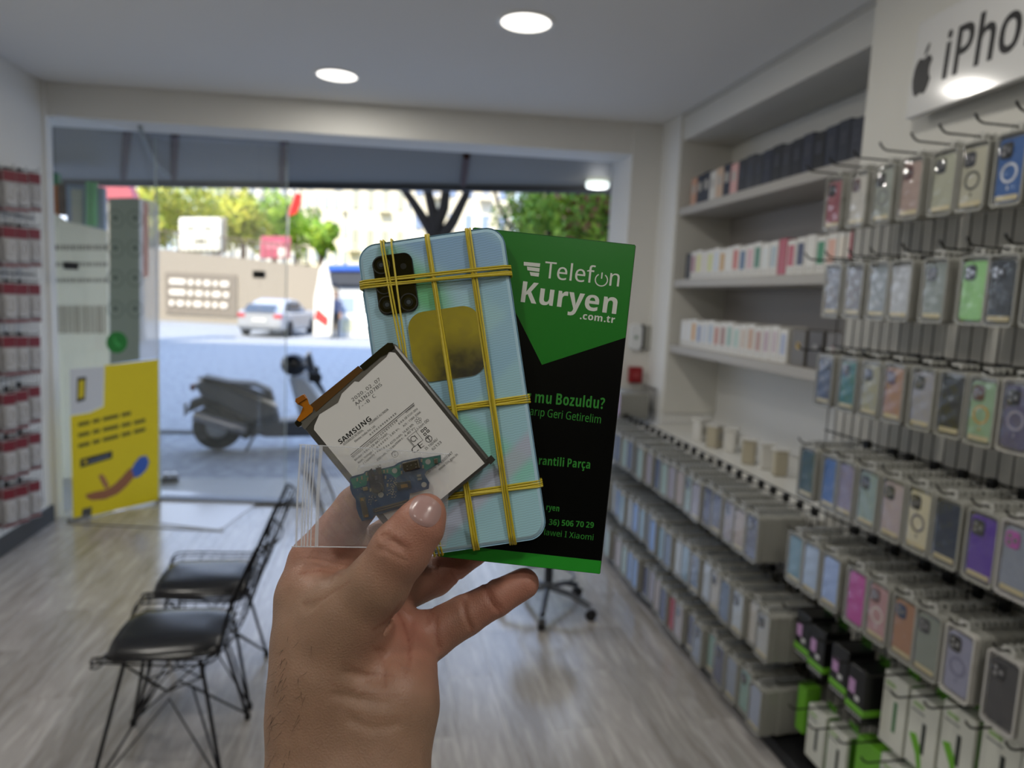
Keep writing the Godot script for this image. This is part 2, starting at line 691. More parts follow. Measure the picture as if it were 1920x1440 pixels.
func downlights() -> void:
	var face := StandardMaterial3D.new()
	face.albedo_color = Color(1, 1, 1)
	face.emission_enabled = true
	face.emission = Color(1.0, 0.98, 0.94)
	face.emission_energy_multiplier = 2.2
	var rim := h("f2f2ee", 0.35)
	var k := 0
	for p in [Vector2(-0.31, -4.62), Vector2(0.63, -3.47), Vector2(-1.35, -3.1), Vector2(0.75, -1.55), Vector2(-1.0, -1.2), Vector2(0.75, 0.3), Vector2(-1.0, 0.6), Vector2(0.0, 1.9)]:
		var lb: String = ["round white LED downlight in the ceiling nearer the front beam", "round white LED downlight in mid ceiling, over the boxed phone", "round LED ceiling downlight over the wire chairs"][mini(k, 2)]
		if k > 2:
			lb = "round LED ceiling downlight over the room behind the photographer"
		var o := thing("ceiling_downlight", lb, "ceiling light", at(Vector3(p.x, 3.0, p.y)), "recessed ceiling downlights")
		var m := MB.new()
		m.lathe([Vector2(0.118, 0.002), Vector2(0.118, -0.006), Vector2(0.128, -0.008), Vector2(0.14, -0.004), Vector2(0.14, 0.004)], 36)
		part(o, "trim_ring", m, rim)
		var d := MB.new()
		d.lathe([Vector2(0.0, -0.004), Vector2(0.118, -0.004), Vector2(0.118, 0.0)], 36)
		part(o, "lamp_diffuser", d, face)
		var l := AreaLight3D.new()
		l.name = "lamp_light"
		o.add_child(l)
		l.position = Vector3(0, -0.012, 0)
		l.rotation = Vector3(-PI / 2, 0, 0)
		l.area_size = Vector2(0.18, 0.18)
		l.light_color = Color(1.0, 0.98, 0.945)
		l.light_energy = 0.80
		l.area_range = 12.0
		l.area_attenuation = 2.0
		l.shadow_enabled = true
		k += 1


var leaf_tr: Transform3D


func on_leaf(px: float, py: float) -> Vector2:
	var r := ray(px, py)
	var nn := leaf_tr.basis.z
	var q := EYE + r * ((leaf_tr.origin - EYE).dot(nn) / r.dot(nn))
	var l := leaf_tr.affine_inverse() * q
	return Vector2(l.x, l.y)


func poly_on_leaf(pts: Array) -> PackedVector2Array:
	var o := PackedVector2Array()
	for p in pts:
		o.append(on_leaf(p[0], p[1]))
	return o


func front() -> void:
	var glass := clear(Color(0.93, 0.97, 0.96), 0.04, 0.02)
	var a := ground(128, 980, 0.0)
	var b := ground(302, 938, 0.0)
	var e := ground(535, 945, 0.0)
	var dx := (b - a).normalized()
	leaf_tr = Transform3D(Basis(dx, Vector3.UP, dx.cross(Vector3.UP)), a)
	var lw := a.distance_to(b)
	# ---- the glass door standing open, with its stickers and the yellow poster
	var d := part(self, "door_1", boxm(Vector3(lw / 2, 1.39, -0.006), Vector3(lw, 2.77, 0.01)), glass, leaf_tr)
	d.set_meta("kind", "structure")
	var cl := on_leaf(130, 498)
	part(d, "patch_fitting", boxm(Vector3(cl.x + 0.01, cl.y, 0.0), Vector3(0.09, 0.05, 0.03), 0.004), h("121214", 0.4))
	part(d, "edge_strip", boxm(Vector3(lw - 0.004, 1.39, -0.006), Vector3(0.008, 2.77, 0.012)), h("b9c2be", 0.3))
	part(d, "floor_hinge", boxm(Vector3(0.07, 0.012, -0.006), Vector3(0.14, 0.024, 0.03), 0.003), h("8a8c8c", 0.35, 0.6))
	var po := thing("poster", "yellow poster with a hand picture on the open glass door", "poster", leaf_tr)
	var sheet := poly_on_leaf([[137, 975], [297, 938], [297, 673], [196, 685], [194, 762], [168, 774], [132, 780]])
	part(po, "yellow_sheet", slabm(sheet, 0.002, 0.0035), h("e4cf00", 0.55))
	var tab := poly_on_leaf([[132, 778], [168, 772], [192, 760], [195, 687], [130, 692]])
	part(po, "white_corner", slabm(tab, 0.002, 0.0036), h("cfd3d8", 0.5))
	part(po, "logo_phone", slabm(poly_on_leaf([[143, 755], [159, 750], [161, 706], [144, 708]]), 0.0036, 0.0046), h("2a2c2c", 0.5))
	part(po, "logo_screen", slabm(poly_on_leaf([[146, 748], [157, 744], [158, 712], [147, 714]]), 0.0046, 0.0054), h("d2bf10", 0.5))
	var olive := h("5c5810", 0.6)
	# four lines of print too blurred to read: word-long dabs of ink
	var lines := [[146, 796, 262, 770], [146, 816, 286, 784], [146, 836, 280, 802]]
	for l in lines:
		var x: float = l[0]
		var kk := 0
		while x < l[2] - 12:
			var w: float = [22, 14, 30, 18][kk % 4]
			var x1 := minf(x + w, l[2])
			var y0: float = lerpf(l[1], l[3], (x - l[0]) / (l[2] - l[0]))
			var y1: float = lerpf(l[1], l[3], (x1 - l[0]) / (l[2] - l[0]))
			part(po, "print_word", slabm(poly_on_leaf([[x, y0 + 4], [x1, y1 + 4], [x1, y1 - 3], [x, y0 - 3]]), 0.0035, 0.004), olive)
			x = x1 + 5
			kk += 1
	part(po, "black_tag", slabm(poly_on_leaf([[150, 877], [210, 859], [210, 845], [150, 861]]), 0.0035, 0.0045), h("1c1e24", 0.5))
	part(po, "tag_print", slabm(poly_on_leaf([[166, 868], [205, 856], [205, 852], [166, 864]]), 0.0045, 0.005), h("6a7488", 0.5))
	part(po, "tag_dot", slabm(poly_on_leaf([[156, 870], [163, 868], [163, 862], [156, 864]]), 0.0045, 0.005), h("d0b818", 0.5))
	part(po, "hand_picture", slabm(poly_on_leaf([[160, 927], [176, 922], [198, 918], [214, 908], [228, 894], [240, 880], [252, 874], [258, 886], [248, 898], [236, 912], [220, 926], [196, 936], [172, 938], [162, 934]]), 0.0035, 0.0045), h("9a6444", 0.55))
	part(po, "finger_picture", slabm(poly_on_leaf([[184, 892], [190, 888], [196, 894], [204, 910], [198, 918], [190, 906]]), 0.0035, 0.0043), h("a8744e", 0.55))
	part(po, "cuff_picture", slabm(poly_on_leaf([[246, 880], [252, 868], [262, 856], [274, 854], [279, 866], [274, 880], [262, 892], [252, 896]]), 0.0045, 0.0055), h("3a62b8", 0.55))
	part(po, "corner_mark", slabm(poly_on_leaf([[152, 972], [170, 968], [172, 950], [154, 954]]), 0.0035, 0.0043), h("4c4c48", 0.55))
	# grey information banner on the same door
	var ib := thing("window_sticker", "grey green information sticker with round icons on the glass door", "sticker", leaf_tr)
	part(ib, "film", slabm(poly_on_leaf([[206, 683], [262, 675], [261, 372], [205, 372]]), 0.001, 0.0022), h("7f8c80", 0.6))
	for r in 4:
		for c in 2:
			var q := on_leaf([216, 253][c], [410, 466, 522, 580][r])
			var m := MB.new()
			m.ring(circle(0.062, 24, q), circle(0.056, 24, q), 0.0022, 0.003)
			m.slab(circle(0.02, 10, q + Vector2(0, 0.005)), 0.0022, 0.003)
			part(ib, "round_icon", m, h("59665e", 0.6))
	var gq := on_leaf(219, 642)
	var gd := part(ib, "green_disc", slabm(circle(0.078, 28, gq), 0.0022, 0.0036), h("127a1e", 0.5))
	part(gd, "handset", slabm(PackedVector2Array([gq + Vector2(-0.03, 0.035), gq + Vector2(-0.015, 0.04), gq + Vector2(-0.008, 0.01), gq + Vector2(0.03, -0.02), gq + Vector2(0.024, -0.035), gq + Vector2(-0.012, -0.02)]), 0.0036, 0.0042), h("3aa046", 0.5))
	var st := solo("frosted_strip", "pale frosted strip along the free edge of the glass door", "sticker", slabm(poly_on_leaf([[262.6, 675], [298, 670], [298, 384], [293, 378], [261.6, 372]]), 0.001, 0.002), clear(Color(0.9, 0.92, 0.95), 0.42, 0.22), leaf_tr)
	part(st, "pink_print", slabm(poly_on_leaf([[268, 520], [278, 518], [278, 380], [268, 378]]), 0.002, 0.0026), h("d0aaa4", 0.6))
	# ---- fixed pane beside the door
	var dy := (e - b).normalized()
	var ft := Transform3D(Basis(dy, Vector3.UP, dy.cross(Vector3.UP)), b)
	var fw := b.distance_to(e)
	var seam := ground(487, 942, 0.0).distance_to(b)
	var wp := part(self, "window_1", boxm(Vector3(seam / 2, 1.39, 0), Vector3(seam - 0.004, 2.77, 0.01)), glass, ft)
	wp.set_meta("kind", "structure")
	part(wp, "clamp", boxm(Vector3(seam, 1.80, 0.008), Vector3(0.09, 0.055, 0.03), 0.004), h("121214", 0.4))
	var wp2 := part(self, "window_2", boxm(Vector3((seam + fw) / 2, 1.39, 0), Vector3(fw - seam - 0.004, 2.77, 0.01)), glass, ft)
	wp2.set_meta("kind", "structure")
	part(wp2, "edge_strip", boxm(Vector3(fw - 0.003, 1.39, 0), Vector3(0.006, 2.77, 0.012)), h("a9b4b2", 0.3))
	var rail := struct("trim_1", boxm(Vector3(fw / 2 + 0.05, 0.012, -0.03), Vector3(fw + 0.2, 0.024, 0.11), 0.003), h("8d929a", 0.4, 0.3), ft)
	for i in 24:
		part(rail, "rib", boxm(Vector3(0.02 + i * 0.045, 0.026, -0.03), Vector3(0.012, 0.006, 0.1)), h("6a6f78", 0.4, 0.3))
	var sill := MB.new()
	var q0 := ground(128, 981, 0.0)
	var q1 := ground(420, 996, 0.0)
	var sd := (q1 - q0).normalized()
	sill.x = Transform3D(Basis(sd, Vector3.UP, sd.cross(Vector3.UP)), q0)
	sill.box(Vector3(q0.distance_to(q1) / 2, 0.003, 0), Vector3(q0.distance_to(q1), 0.006, 0.025), 0.001)
	struct("trim_2", sill, h("9a978e", 0.4, 0.4))
	# pale sheet lying at the entrance
	var mt := PackedVector2Array()
	for p in [[300, 921], [384, 925], [478, 938], [482, 944], [418, 991], [408, 994], [300, 982]]:
		var q := ground(p[0], p[1], 0.0)
		mt.append(Vector2(q.x, -q.z))
	var sheet2 := MB.new()
	sheet2.slab(mt, 0.001, 0.006, 0.001)
	solo("entrance_mat", "pale glossy floor sheet lying inside the glass pane at the entrance", "mat", sheet2, h("d4d6dc", 0.16), Transform3D(Basis(Vector3.RIGHT, Vector3(0, 0, -1), Vector3.UP), Vector3.ZERO))
	# clutter seen through the pane by the door foot
	var tray := thing("tool_tray", "small dark tray with shiny tins beside the poster foot", "tray", at(ground(292, 908, 0.0) + Vector3(0.05, 0, -0.12), 0.2))
	part(tray, "tray_body", boxm(Vector3(0, 0.02, 0), Vector3(0.2, 0.04, 0.12), 0.006), h("3a3e46", 0.3))
	for i in 3:
		var m := MB.new()
		m.lathe([Vector2(0.0, 0.04), Vector2(0.022, 0.04), Vector2(0.022, 0.07), Vector2(0.0, 0.072)], 14)
		part(tray, "tin", m, h("c8cacc", 0.12, 0.9), at(Vector3(-0.06 + 0.06 * i, 0, 0.01)))
	# ---- devices on the pillar
	var s := hit(1222, 640, 2, -4.725)
	var pn := thing("intercom", "white rounded intercom with a black edge on the pillar", "intercom", at(Vector3(1.845, 1.46, -5.048)))
	part(pn, "housing", slabm(rrect(0.1, 0.2, 0.04, 6), 0.0, 0.035, 0.008), h("dfe2e4", 0.3))
	part(pn, "dark_edge", slabm(shift(rrect(0.03, 0.19, 0.012, 4), Vector2(0.055, 0)), 0.0, 0.028, 0.004), h("1a1b1d", 0.3))
	part(pn, "side_unit", slabm(shift(rrect(0.07, 0.18, 0.02, 4), Vector2(0.105, 0)), 0.0, 0.03, 0.006), h("9a9a92", 0.35))
	part(pn, "button", slabm(circle(0.014, 14, Vector2(0.0, 0.0)), 0.035, 0.039, 0.001), h("6a8a78", 0.4))
	var al := thing("alarm_call_point", "dark red alarm call point on the pillar", "alarm", at(Vector3(1.86, 1.12, -5.048)))
	part(al, "housing", boxm(Vector3(0, 0.06, 0.025), Vector3(0.1, 0.12, 0.05), 0.006), h("8a0a14", 0.35))
	part(al, "front_plate", boxm(Vector3(0, 0.06, 0.051), Vector3(0.05, 0.04, 0.004), 0.001), h("a03a3c", 0.4))


# ================================================================= the street
var wp0: Vector3
var wp1: Vector3


func on_wall(px: float, py: float) -> Vector3:
	var dd := (wp1 - wp0).normalized()
	var nn := dd.cross(Vector3.UP)
	var r := ray(px, py)
	return EYE + r * ((wp0 - EYE).dot(nn) / r.dot(nn))


func foliage(c: Vector3, r: Vector3, n: int, s: float, cols: Array, seed_: int, upw := 0.0) -> MB:
	var g := RandomNumberGenerator.new()
	g.seed = seed_
	var b := MB.new()
	b.colored = true
	for i in n:
		var d := Vector3(g.randfn(), g.randfn(), g.randfn()).normalized()
		var q := c + d * r * pow(g.randf(), 0.4) * (0.82 + 0.25 * sin(d.x * 7.0 + d.y * 5.0 + seed_))
		var u := Vector3(g.randfn(), g.randfn(), g.randfn()).normalized()
		var w := u.cross(Vector3(g.randfn(), g.randfn(), g.randfn())).normalized()
		var k := s * g.randf_range(0.6, 1.4)
		var nn := (d + u.cross(w) * 0.4 + Vector3(0, upw, 0)).normalized()
		b.col = cols[g.randi() % cols.size()]
		b.tri(q + u * k, q + w * k * 0.6, q - u * k, nn, nn, nn)
		b.tri(q + u * k, q - u * k, q - w * k * 0.6, nn, nn, nn)
	return b


func leaf_mat() -> StandardMaterial3D:
	if not mats.has("leaf"):
		var m := StandardMaterial3D.new()
		m.vertex_color_use_as_albedo = true
		m.roughness = 0.6
		m.backlight_enabled = true
		m.backlight = Color(0.5, 0.5, 0.2)
		m.cull_mode = BaseMaterial3D.CULL_DISABLED
		mats["leaf"] = m
	return mats["leaf"]


func tree(label: String, foot: Vector3, hgt: float, crown: Vector3, cr: Vector3, n: int, s: float, cols: Array, seed_: int) -> void:
	var o := thing("street_tree", label, "tree", at(foot))
	part(o, "trunk", tubem([Vector3.ZERO, Vector3(0.05, hgt * 0.5, 0), Vector3(0, hgt, 0)], 0.16, 7), h("4a3c30", 0.9))
	part(o, "crown", foliage(crown, cr, n, s, cols, seed_), leaf_mat())


func building(label: String, px0: float, px1: float, pyt: float, depth: float, wall: String, glassc: String, floors: int, cols: int) -> void:
	var p0 := spot(px0, 560, depth)
	var p1 := spot(px1, 560, depth)
	var top := spot((px0 + px1) / 2, pyt, depth).y
	p0.y = 0
	p1.y = 0
	var d := (p1 - p0).normalized()
	var w := p0.distance_to(p1)
	var o := thing("apartment_building", label, "building", Transform3D(Basis(d, Vector3.UP, d.cross(Vector3.UP)), p0))
	part(o, "walls", boxm(Vector3(w / 2, top / 2, -5), Vector3(w, top, 10), 0.02), h(wall, 0.8))
	part(o, "roof_edge", boxm(Vector3(w / 2, top + 0.2, -4.9), Vector3(w + 0.6, 0.4, 10.4), 0.05), h(wall, 0.8))
	var wm := MB.new()
	var cw := w / cols
	var fh := (top - 1.0) / floors
	wm.box(Vector3(0, 0, 0), Vector3(cw * 0.42, fh * 0.5, 0.2), 0.02)
	var wmesh := wm.mesh()
	var fm := MB.new()
	fm.box(Vector3(0, -fh * 0.3, 0.3), Vector3(cw * 0.8, 0.16, 0.9), 0.02)
	fm.box(Vector3(0, -fh * 0.16, 0.7), Vector3(cw * 0.8, 0.06, 0.06))
	var fmesh := fm.mesh()
	for r in floors:
		for c in cols:
			var q := Vector3(cw * (c + 0.5), 1.0 + fh * (r + 0.55), 0.02)
			var win := part(o, "window", wmesh, h(glassc, 0.15), at(q))
			if (c + r) % 3 == 1:
				part(o, "balcony", fmesh, h("d8d0c0", 0.7), at(q))


func outside() -> void:
	var asphalt := StandardMaterial3D.new()
	asphalt.albedo_texture = noise_tex(0.03, [Color("8a8e94"), Color("a2a6aa")], [0.3, 0.7], 31, 256)
	asphalt.uv1_triplanar = true
	asphalt.uv1_world_triplanar = true
	asphalt.uv1_scale = Vector3(0.7, 0.7, 0.7)
	asphalt.roughness = 0.75
	struct("road", boxm(Vector3(0, -0.35, -60), Vector3(260, 0.5, 108.6)), asphalt)
	struct("pavement", boxm(Vector3(0, -0.06, -6.1), Vector3(30, 0.1, 0.96), 0.01), h("a5a5a2", 0.45))
	struct("kerb_1", boxm(Vector3(-6, -0.08, -9.1), Vector3(26, 0.06, 0.16), 0.015), h("9c9fa4", 0.7))
	# ---- canopy over the pavement
	var ca := MB.new()
	var pts := PackedVector2Array([Vector2(-7.2, 5.62), Vector2(5.0, 5.3), Vector2(5.0, 5.85), Vector2(2.23, 6.99), Vector2(-0.48, 8.07), Vector2(-2.93, 9.06), Vector2(-7.2, 10.8)])
	ca.slab(pts, 2.85, 2.95)
	var up := Transform3D(Basis(Vector3.RIGHT, Vector3(0, 0, -1), Vector3.UP), Vector3.ZERO)
	var cn := thing("canopy", "grey sheet metal canopy with rusty ribs over the pavement", "canopy", up)
	part(cn, "sheet", ca, mat(lin(0.15, 0.135, 0.105), 0.6))
	var rim := []
	for p in [Vector2(5.0, 5.85), Vector2(2.23, 6.99), Vector2(-0.48, 8.07), Vector2(-2.93, 9.06), Vector2(-7.2, 10.8)]:
		rim.append(Vector3(p.x, p.y, 2.83))
	part(cn, "edge_beam", tubem(rim, 0.045, 6), h("4c4c4c", 0.6))
	for b in [[240, 240, 231, 335], [328, 250, 325, 336], [533, 262, 528, 340], [875, 292, 868, 346]]:
		var q0 := hit(b[0], b[1], 1, 2.83)
		var q1 := hit(b[2], b[3], 1, 2.83)
		part(cn, "rusty_rib", tubem([Vector3(q0.x, -q0.z, 2.83), Vector3(q1.x, -q1.z, 2.83)], 0.03, 6), h("43241f", 0.8))
	var cab := []
	for p in [[262, 235], [270, 262], [282, 290], [298, 315], [318, 332]]:
		var q := hit(p[0], p[1], 1, 2.78)
		cab.append(q)
	solo("cable", "loose grey cable hanging under the canopy", "cable", tubem(cab, 0.016, 6), h("83867f", 0.6))
	var lp := hit(1120, 350, 1, 2.79)
	var lo := thing("canopy_lamp", "small round white lamp under the canopy edge", "lamp", at(lp))
	var lm := MB.new()
	lm.lathe([Vector2(0, -0.01), Vector2(0.1, -0.01), Vector2(0.11, 0.0), Vector2(0.11, 0.04)], 20)
	var em := StandardMaterial3D.new()
	em.albedo_color = Color(1, 1, 1)
	em.emission_enabled = true
	em.emission = Color(0.95, 1.0, 0.97)
	em.emission_energy_multiplier = 1.2
	part(lo, "lamp_face", lm, em)
	var ll := OmniLight3D.new()
	ll.name = "lamp_light"
	lo.add_child(ll)
	ll.position = Vector3(0, -0.06, 0)
	ll.light_energy = 0.05
	ll.light_size = 0.08
	ll.omni_range = 10.0
	ll.shadow_enabled = true

	# ---- retaining wall across the street
	wp0 = ground(300, 600)
	wp1 = ground(487, 610)
	var base := []
	for k in [[-60, 0], [60, 0]]:
		pass
	var dd := (wp1 - wp0).normalized()
	var nn := dd.cross(Vector3.UP)
	if nn.dot(EYE - wp0) < 0:
		nn = -nn
	var tops := [[-200, 420], [60, 440], [300, 467], [440, 482], [583, 500], [760, 522]]
	var prev := Vector3.ZERO
	var wall := MB.new()
	for i in tops.size():
		var q := on_wall(tops[i][0], tops[i][1])
		if i > 0:
			var a0 := Vector3(prev.x, -0.2, prev.z)
			var a1 := Vector3(q.x, -0.2, q.z)
			wall.face([a0, a1, q, prev], nn)
			wall.face([prev, q, q - nn * 0.5, prev - nn * 0.5], Vector3.UP)
			wall.face([a0 - nn * 0.5, a1 - nn * 0.5, q - nn * 0.5, prev - nn * 0.5], -nn)
		prev = q
	var wn := part(self, "wall_street", wall, h("948c80", 0.85))
	wn.set_meta("kind", "structure")
	# bank of earth behind it
	var bank := MB.new()
	for i in tops.size() - 1:
		var q := on_wall(tops[i][0], tops[i][1]) - nn * 0.5 - Vector3(0, 0.3, 0)
		var q2 := on_wall(tops[i + 1][0], tops[i + 1][1]) - nn * 0.5 - Vector3(0, 0.3, 0)
		bank.face([q, q2, q2 - nn * 75 + Vector3(0, 1, 0), q - nn * 75 + Vector3(0, 1, 0)], Vector3.UP)
	struct("hill", bank, h("7a7a52", 0.9))
	# lettering on the wall, too blurred to read: white blocks on a dark board
	var lt := thing("wall_lettering", "rows of white lettering on a dull board on the street wall", "lettering", Transform3D(Basis(dd, Vector3.UP, nn), on_wall(315, 585)))
	var tl := lt.transform.affine_inverse()
	var c0 := tl * on_wall(312, 588)
	var c1 := tl * on_wall(445, 516)
	part(lt, "board", boxm(Vector3((c0.x + c1.x) / 2, (c0.y + c1.y) / 2, 0.03), Vector3(c1.x - c0.x, c1.y - c0.y, 0.06), 0.01), h("7a7268", 0.8))
	for r in 3:
		var x := 320.0
		var kk := 0
		while x < 436.0 - r * 8:
			var w: float = [16, 10, 9, 13, 8][(kk + r) % 5]
			if kk == 0 and r < 2:
				w = 30
			var q := tl * on_wall(x + w / 2, 528 + r * 20 + (x - 320) * 0.05)
			var sz: float = (tl * on_wall(x + w, 540)).x - (tl * on_wall(x, 540)).x
			part(lt, "letter_block", slabm(shift(rrect(sz, 0.26, minf(0.1, sz * 0.4), 3), Vector2(q.x, q.y)), 0.06, 0.12, 0.01), h("e4ddd2", 0.7))
			x += w + 5
			kk += 1
	# railing on the wall top
	var rl := thing("railing", "dark railing along the top of the street wall", "railing")
	for i in 26:
		var px := 300 + i * 11.0
		var q := on_wall(px, 467 + (px - 300) * 0.116)
		part(rl, "post", tubem([q, q + Vector3(0, 0.9, 0)], 0.03, 5), h("6a5c50", 0.7))
	part(rl, "top_rail", tubem([on_wall(300, 467) + Vector3(0, 0.9, 0), on_wall(440, 483) + Vector3(0, 0.9, 0), on_wall(580, 500) + Vector3(0, 0.9, 0)], 0.035, 5), h("6a5c50", 0.7))

	# ---- trees beyond the wall
	var sunny := [Color(0.46, 0.50, 0.05), Color(0.58, 0.60, 0.08), Color(0.34, 0.42, 0.04), Color(0.64, 0.60, 0.10)]
	var lush := [Color(0.26, 0.46, 0.04), Color(0.38, 0.55, 0.06), Color(0.18, 0.36, 0.04)]
	var ts := [[270, 385, 42, 3.2, 2.0, sunny, "broad yellow green tree at the canopy corner above the wall"], [335, 398, 41, 2.6, 2.0, sunny, "yellow green tree standing behind the white billboard"], [400, 398, 40, 2.6, 2.1, sunny, "yellow green tree between the white billboard and lamp posts"], [455, 415, 41, 2.0, 1.9, sunny, "lighter green tree beside the pink billboard"], [515, 408, 43, 2.6, 2.0, lush, "green tree behind the red flag"], [555, 430, 44, 2.2, 2.0, lush, "green tree behind the pink billboard"], [602, 445, 38, 1.1, 1.05, lush, "small round bright green tree past the flag"], [288, 436, 32, 0.8, 0.8, sunny, "low yellow green bush at the wall end"]]
	for i in ts.size():
		var T: Array = ts[i]
		var far: float = T[2] + (i % 3) * 6.5
		var kk: float = far / T[2]
		T[3] *= kk * 0.9
		T[4] *= kk
		var c := spot(T[0], T[1], far)
		tree(T[6], Vector3(c.x, 2.0, c.z), maxf(c.y - 2.0, 0.4), Vector3(0, c.y - 2.0, 0), Vector3(T[3], T[4], T[3] * 0.8), 2600, 0.14, T[5], 50 + i)
	# ---- forked tree and dark palms on this side of the street
	var fk := thing("forked_tree", "bare forked tree with dark branches beyond the canopy", "tree", at(Vector3.ZERO))
	var fd := 15.0
	var br := [[[842, 714], [835, 560], [822, 470], [812, 425]], [[822, 460], [800, 420], [775, 380], [745, 338], [725, 300]], [[815, 440], [812, 400], [800, 350], [790, 300]], [[822, 455], [850, 415], [872, 370], [890, 320]], [[815, 430], [832, 390], [838, 340]], [[918, 330], [935, 385], [960, 430]]]
	for k in br.size():
		var pp := []
		for q in br[k]:
			pp.append(spot(q[0], q[1], fd))
		var m := MB.new()
		var rr := []
		for i in pp.size():
			rr.append((0.2 if k == 0 else 0.14) * (1.0 - 0.16 * i) * (0.3 if k == 5 else 1.0))
		m.tube(pp, 0.1, 7, false, rr)
		part(fk, "trunk" if k == 0 else "branch", m, h("2a231c", 0.9))
	part(fk, "crown", foliage(spot(840, 250, fd), Vector3(1.3, 0.7, 1.2), 1500, 0.1, lush, 81), leaf_mat())
	var pn := [[985, 400, 18.0, 0.9, 1.2, "shaded green tree with dry tips beside the forked tree"], [1040, 395, 13.0, 0.8, 1.1, "dense shaded green tree behind the green box"], [1110, 400, 10.6, 0.66, 1.05, "shaded green tree with dry orange leaves by the pillar"], [1165, 430, 20.5, 0.9, 2.0, "tall shaded green tree beside the white pillar"]]
	for i in pn.size():
		var T: Array = pn[i]
		var c := spot(T[0], T[1], T[2])
		var cols := lush.duplicate()
		if i == 0:
			cols.append_array([Color(0.35, 0.32, 0.12), Color(0.3, 0.26, 0.1)])
		if i == 2:
			cols.append(Color(0.30, 0.13, 0.07))
		tree(T[5], Vector3(c.x, -0.1, c.z), c.y, Vector3(0, c.y, 0), Vector3(T[3], T[4], T[3]), 2600, 0.055, cols, 90 + i)

	# ---- buildings
	building("tall pale blue grey apartment block above the trees", 270, 420, 250, 85, "c8d4dc", "8090a0", 7, 8)
	building("white apartment block with grey windows behind the flag", 425, 560, 250, 80, "dcdcd6", "9098a0", 7, 7)
	building("cream apartment block with balconies beyond the wall", 565, 655, 260, 75, "d6cfbe", "98a4a8", 6, 5)
	building("bright cream building with tall window beside the phone", 650, 760, 270, 60, "e0d8c6", "a8aaa0", 4, 4)
	building("pale fronted building with blue windows behind the forked tree", 765, 950, 330, 48, "ddd6c4", "8898b8", 4, 6)
	building("brown grey stone building behind the dark trees", 985, 1260, 250, 50, "a89a84", "5c5a54", 6, 8)
	# ---- billboards, flag
	var bb := thing("billboard", "white billboard box with dark print on the street wall", "billboard", Transform3D(Basis(ex, Vector3.UP, -ef), spot(376, 440, 36)))
	part(bb, "panel", slabm(rrect(2.1, 1.65, 0.1), -0.1, 0.1, 0.02), h("efeee6", 0.5))
	part(bb, "frame", boxm(Vector3(0.1, 0.02, -0.2), Vector3(2.3, 1.8, 0.15), 0.03), h("8a8478", 0.6))
	for q in [[-0.45, 0.28, 0.4, 0.14], [0.42, 0.28, 0.4, 0.14], [0.05, -0.35, 0.5, 0.16]]:
		part(bb, "print_block", boxm(Vector3(q[0], q[1], 0.11), Vector3(q[2], q[3], 0.02)), h("6a6a58", 0.6))
	part(bb, "post", tubem([Vector3(0.9, -0.8, -0.2), Vector3(0.9, -1.9, -0.2)], 0.08, 6), h("7a3030", 0.7))
	var pb := thing("billboard", "pink billboard with pale print above the parked car", "billboard", Transform3D(Basis(ex, Vector3.UP, -ef), spot(517, 464, 36)))
	part(pb, "panel", slabm(rrect(1.5, 1.1, 0.05), -0.06, 0.06, 0.02), h("b8506c", 0.5))
	part(pb, "print_block", boxm(Vector3(-0.1, 0.2, 0.07), Vector3(0.9, 0.12, 0.02)), h("d890a0", 0.6))
	part(pb, "print_block", boxm(Vector3(-0.1, 0.0, 0.07), Vector3(0.8, 0.1, 0.02)), h("d890a0", 0.6))
	part(pb, "white_spot", slabm(circle(0.25, 16, Vector2(0.35, -0.25)), 0.06, 0.08), h("e8dcd8", 0.6))
	part(pb, "post", tubem([Vector3(0, -0.55, 0), Vector3(0, -1.2, 0)], 0.06, 6), h("6a4a40", 0.7))
	var fg := thing("flag", "red flag hanging from a pole above the trees", "flag", Transform3D(Basis(ex, Vector3.UP, -ef), spot(537, 402, 34)))
	part(fg, "pole", tubem([Vector3(0, -2.4, 0), Vector3(0.1, 0, 0), Vector3(0.5, 1.3, 0)], 0.035, 6), h("a8a49c", 0.5))
	var cloth := MB.new()
	cloth.loft([[Vector3(0.05, -0.12, 0.02), Vector3(0.5, 0.05, -0.03), Vector3(0.5, 0.05, 0.06)], [Vector3(0.12, 0.3, 0.02), Vector3(0.65, 0.5, -0.06), Vector3(0.65, 0.5, 0.06)], [Vector3(0.45, 1.0, 0.02), Vector3(0.72, 0.95, -0.02), Vector3(0.72, 0.95, 0.05)]])
	part(fg, "cloth", cloth, h("c01810", 0.7))
	# red awning beyond the door
	var aw := MB.new()
	var aq := [spot(182, 338, 20), spot(236, 338, 20), spot(250, 370, 20), spot(186, 372, 20)]
	aw.face(aq, Vector3.BACK)
	aw.face([aq[0] - ef * -0.4, aq[1] - ef * -0.4, aq[2] - ef * -0.4, aq[3] - ef * -0.4], Vector3.FORWARD)
	for i in 4:
		var j := (i + 1) % 4
		aw.face([aq[i], aq[j], aq[j] + ef * 0.4, aq[i] + ef * 0.4], (aq[i] + aq[j]) * 0.5 - (aq[0] + aq[2]) * 0.5)
	var ao := thing("shop_awning", "dull red shop awning on its kiosk across the pavement", "awning")
	part(ao, "cloth", aw, h("b85a66", 0.7))
	var am: Vector3 = (aq[0] + aq[1]) * 0.5 + ef * 0.3
	part(ao, "kiosk_wall", boxm(Vector3(am.x, (aq[2].y - 0.1) / 2, am.z - 0.6), Vector3(0.8, aq[2].y + 0.3, 0.6), 0.02), h("8a8880", 0.7))
	neighbour()
	car()
	scooter()
	passer_by()


func film_white() -> StandardMaterial3D:
	var m := StandardMaterial3D.new()
	m.albedo_color = Color("f4f0e0")
	m.roughness = 0.6
	m.backlight_enabled = true
	m.backlight = Color(1, 1, 0.94)
	return m


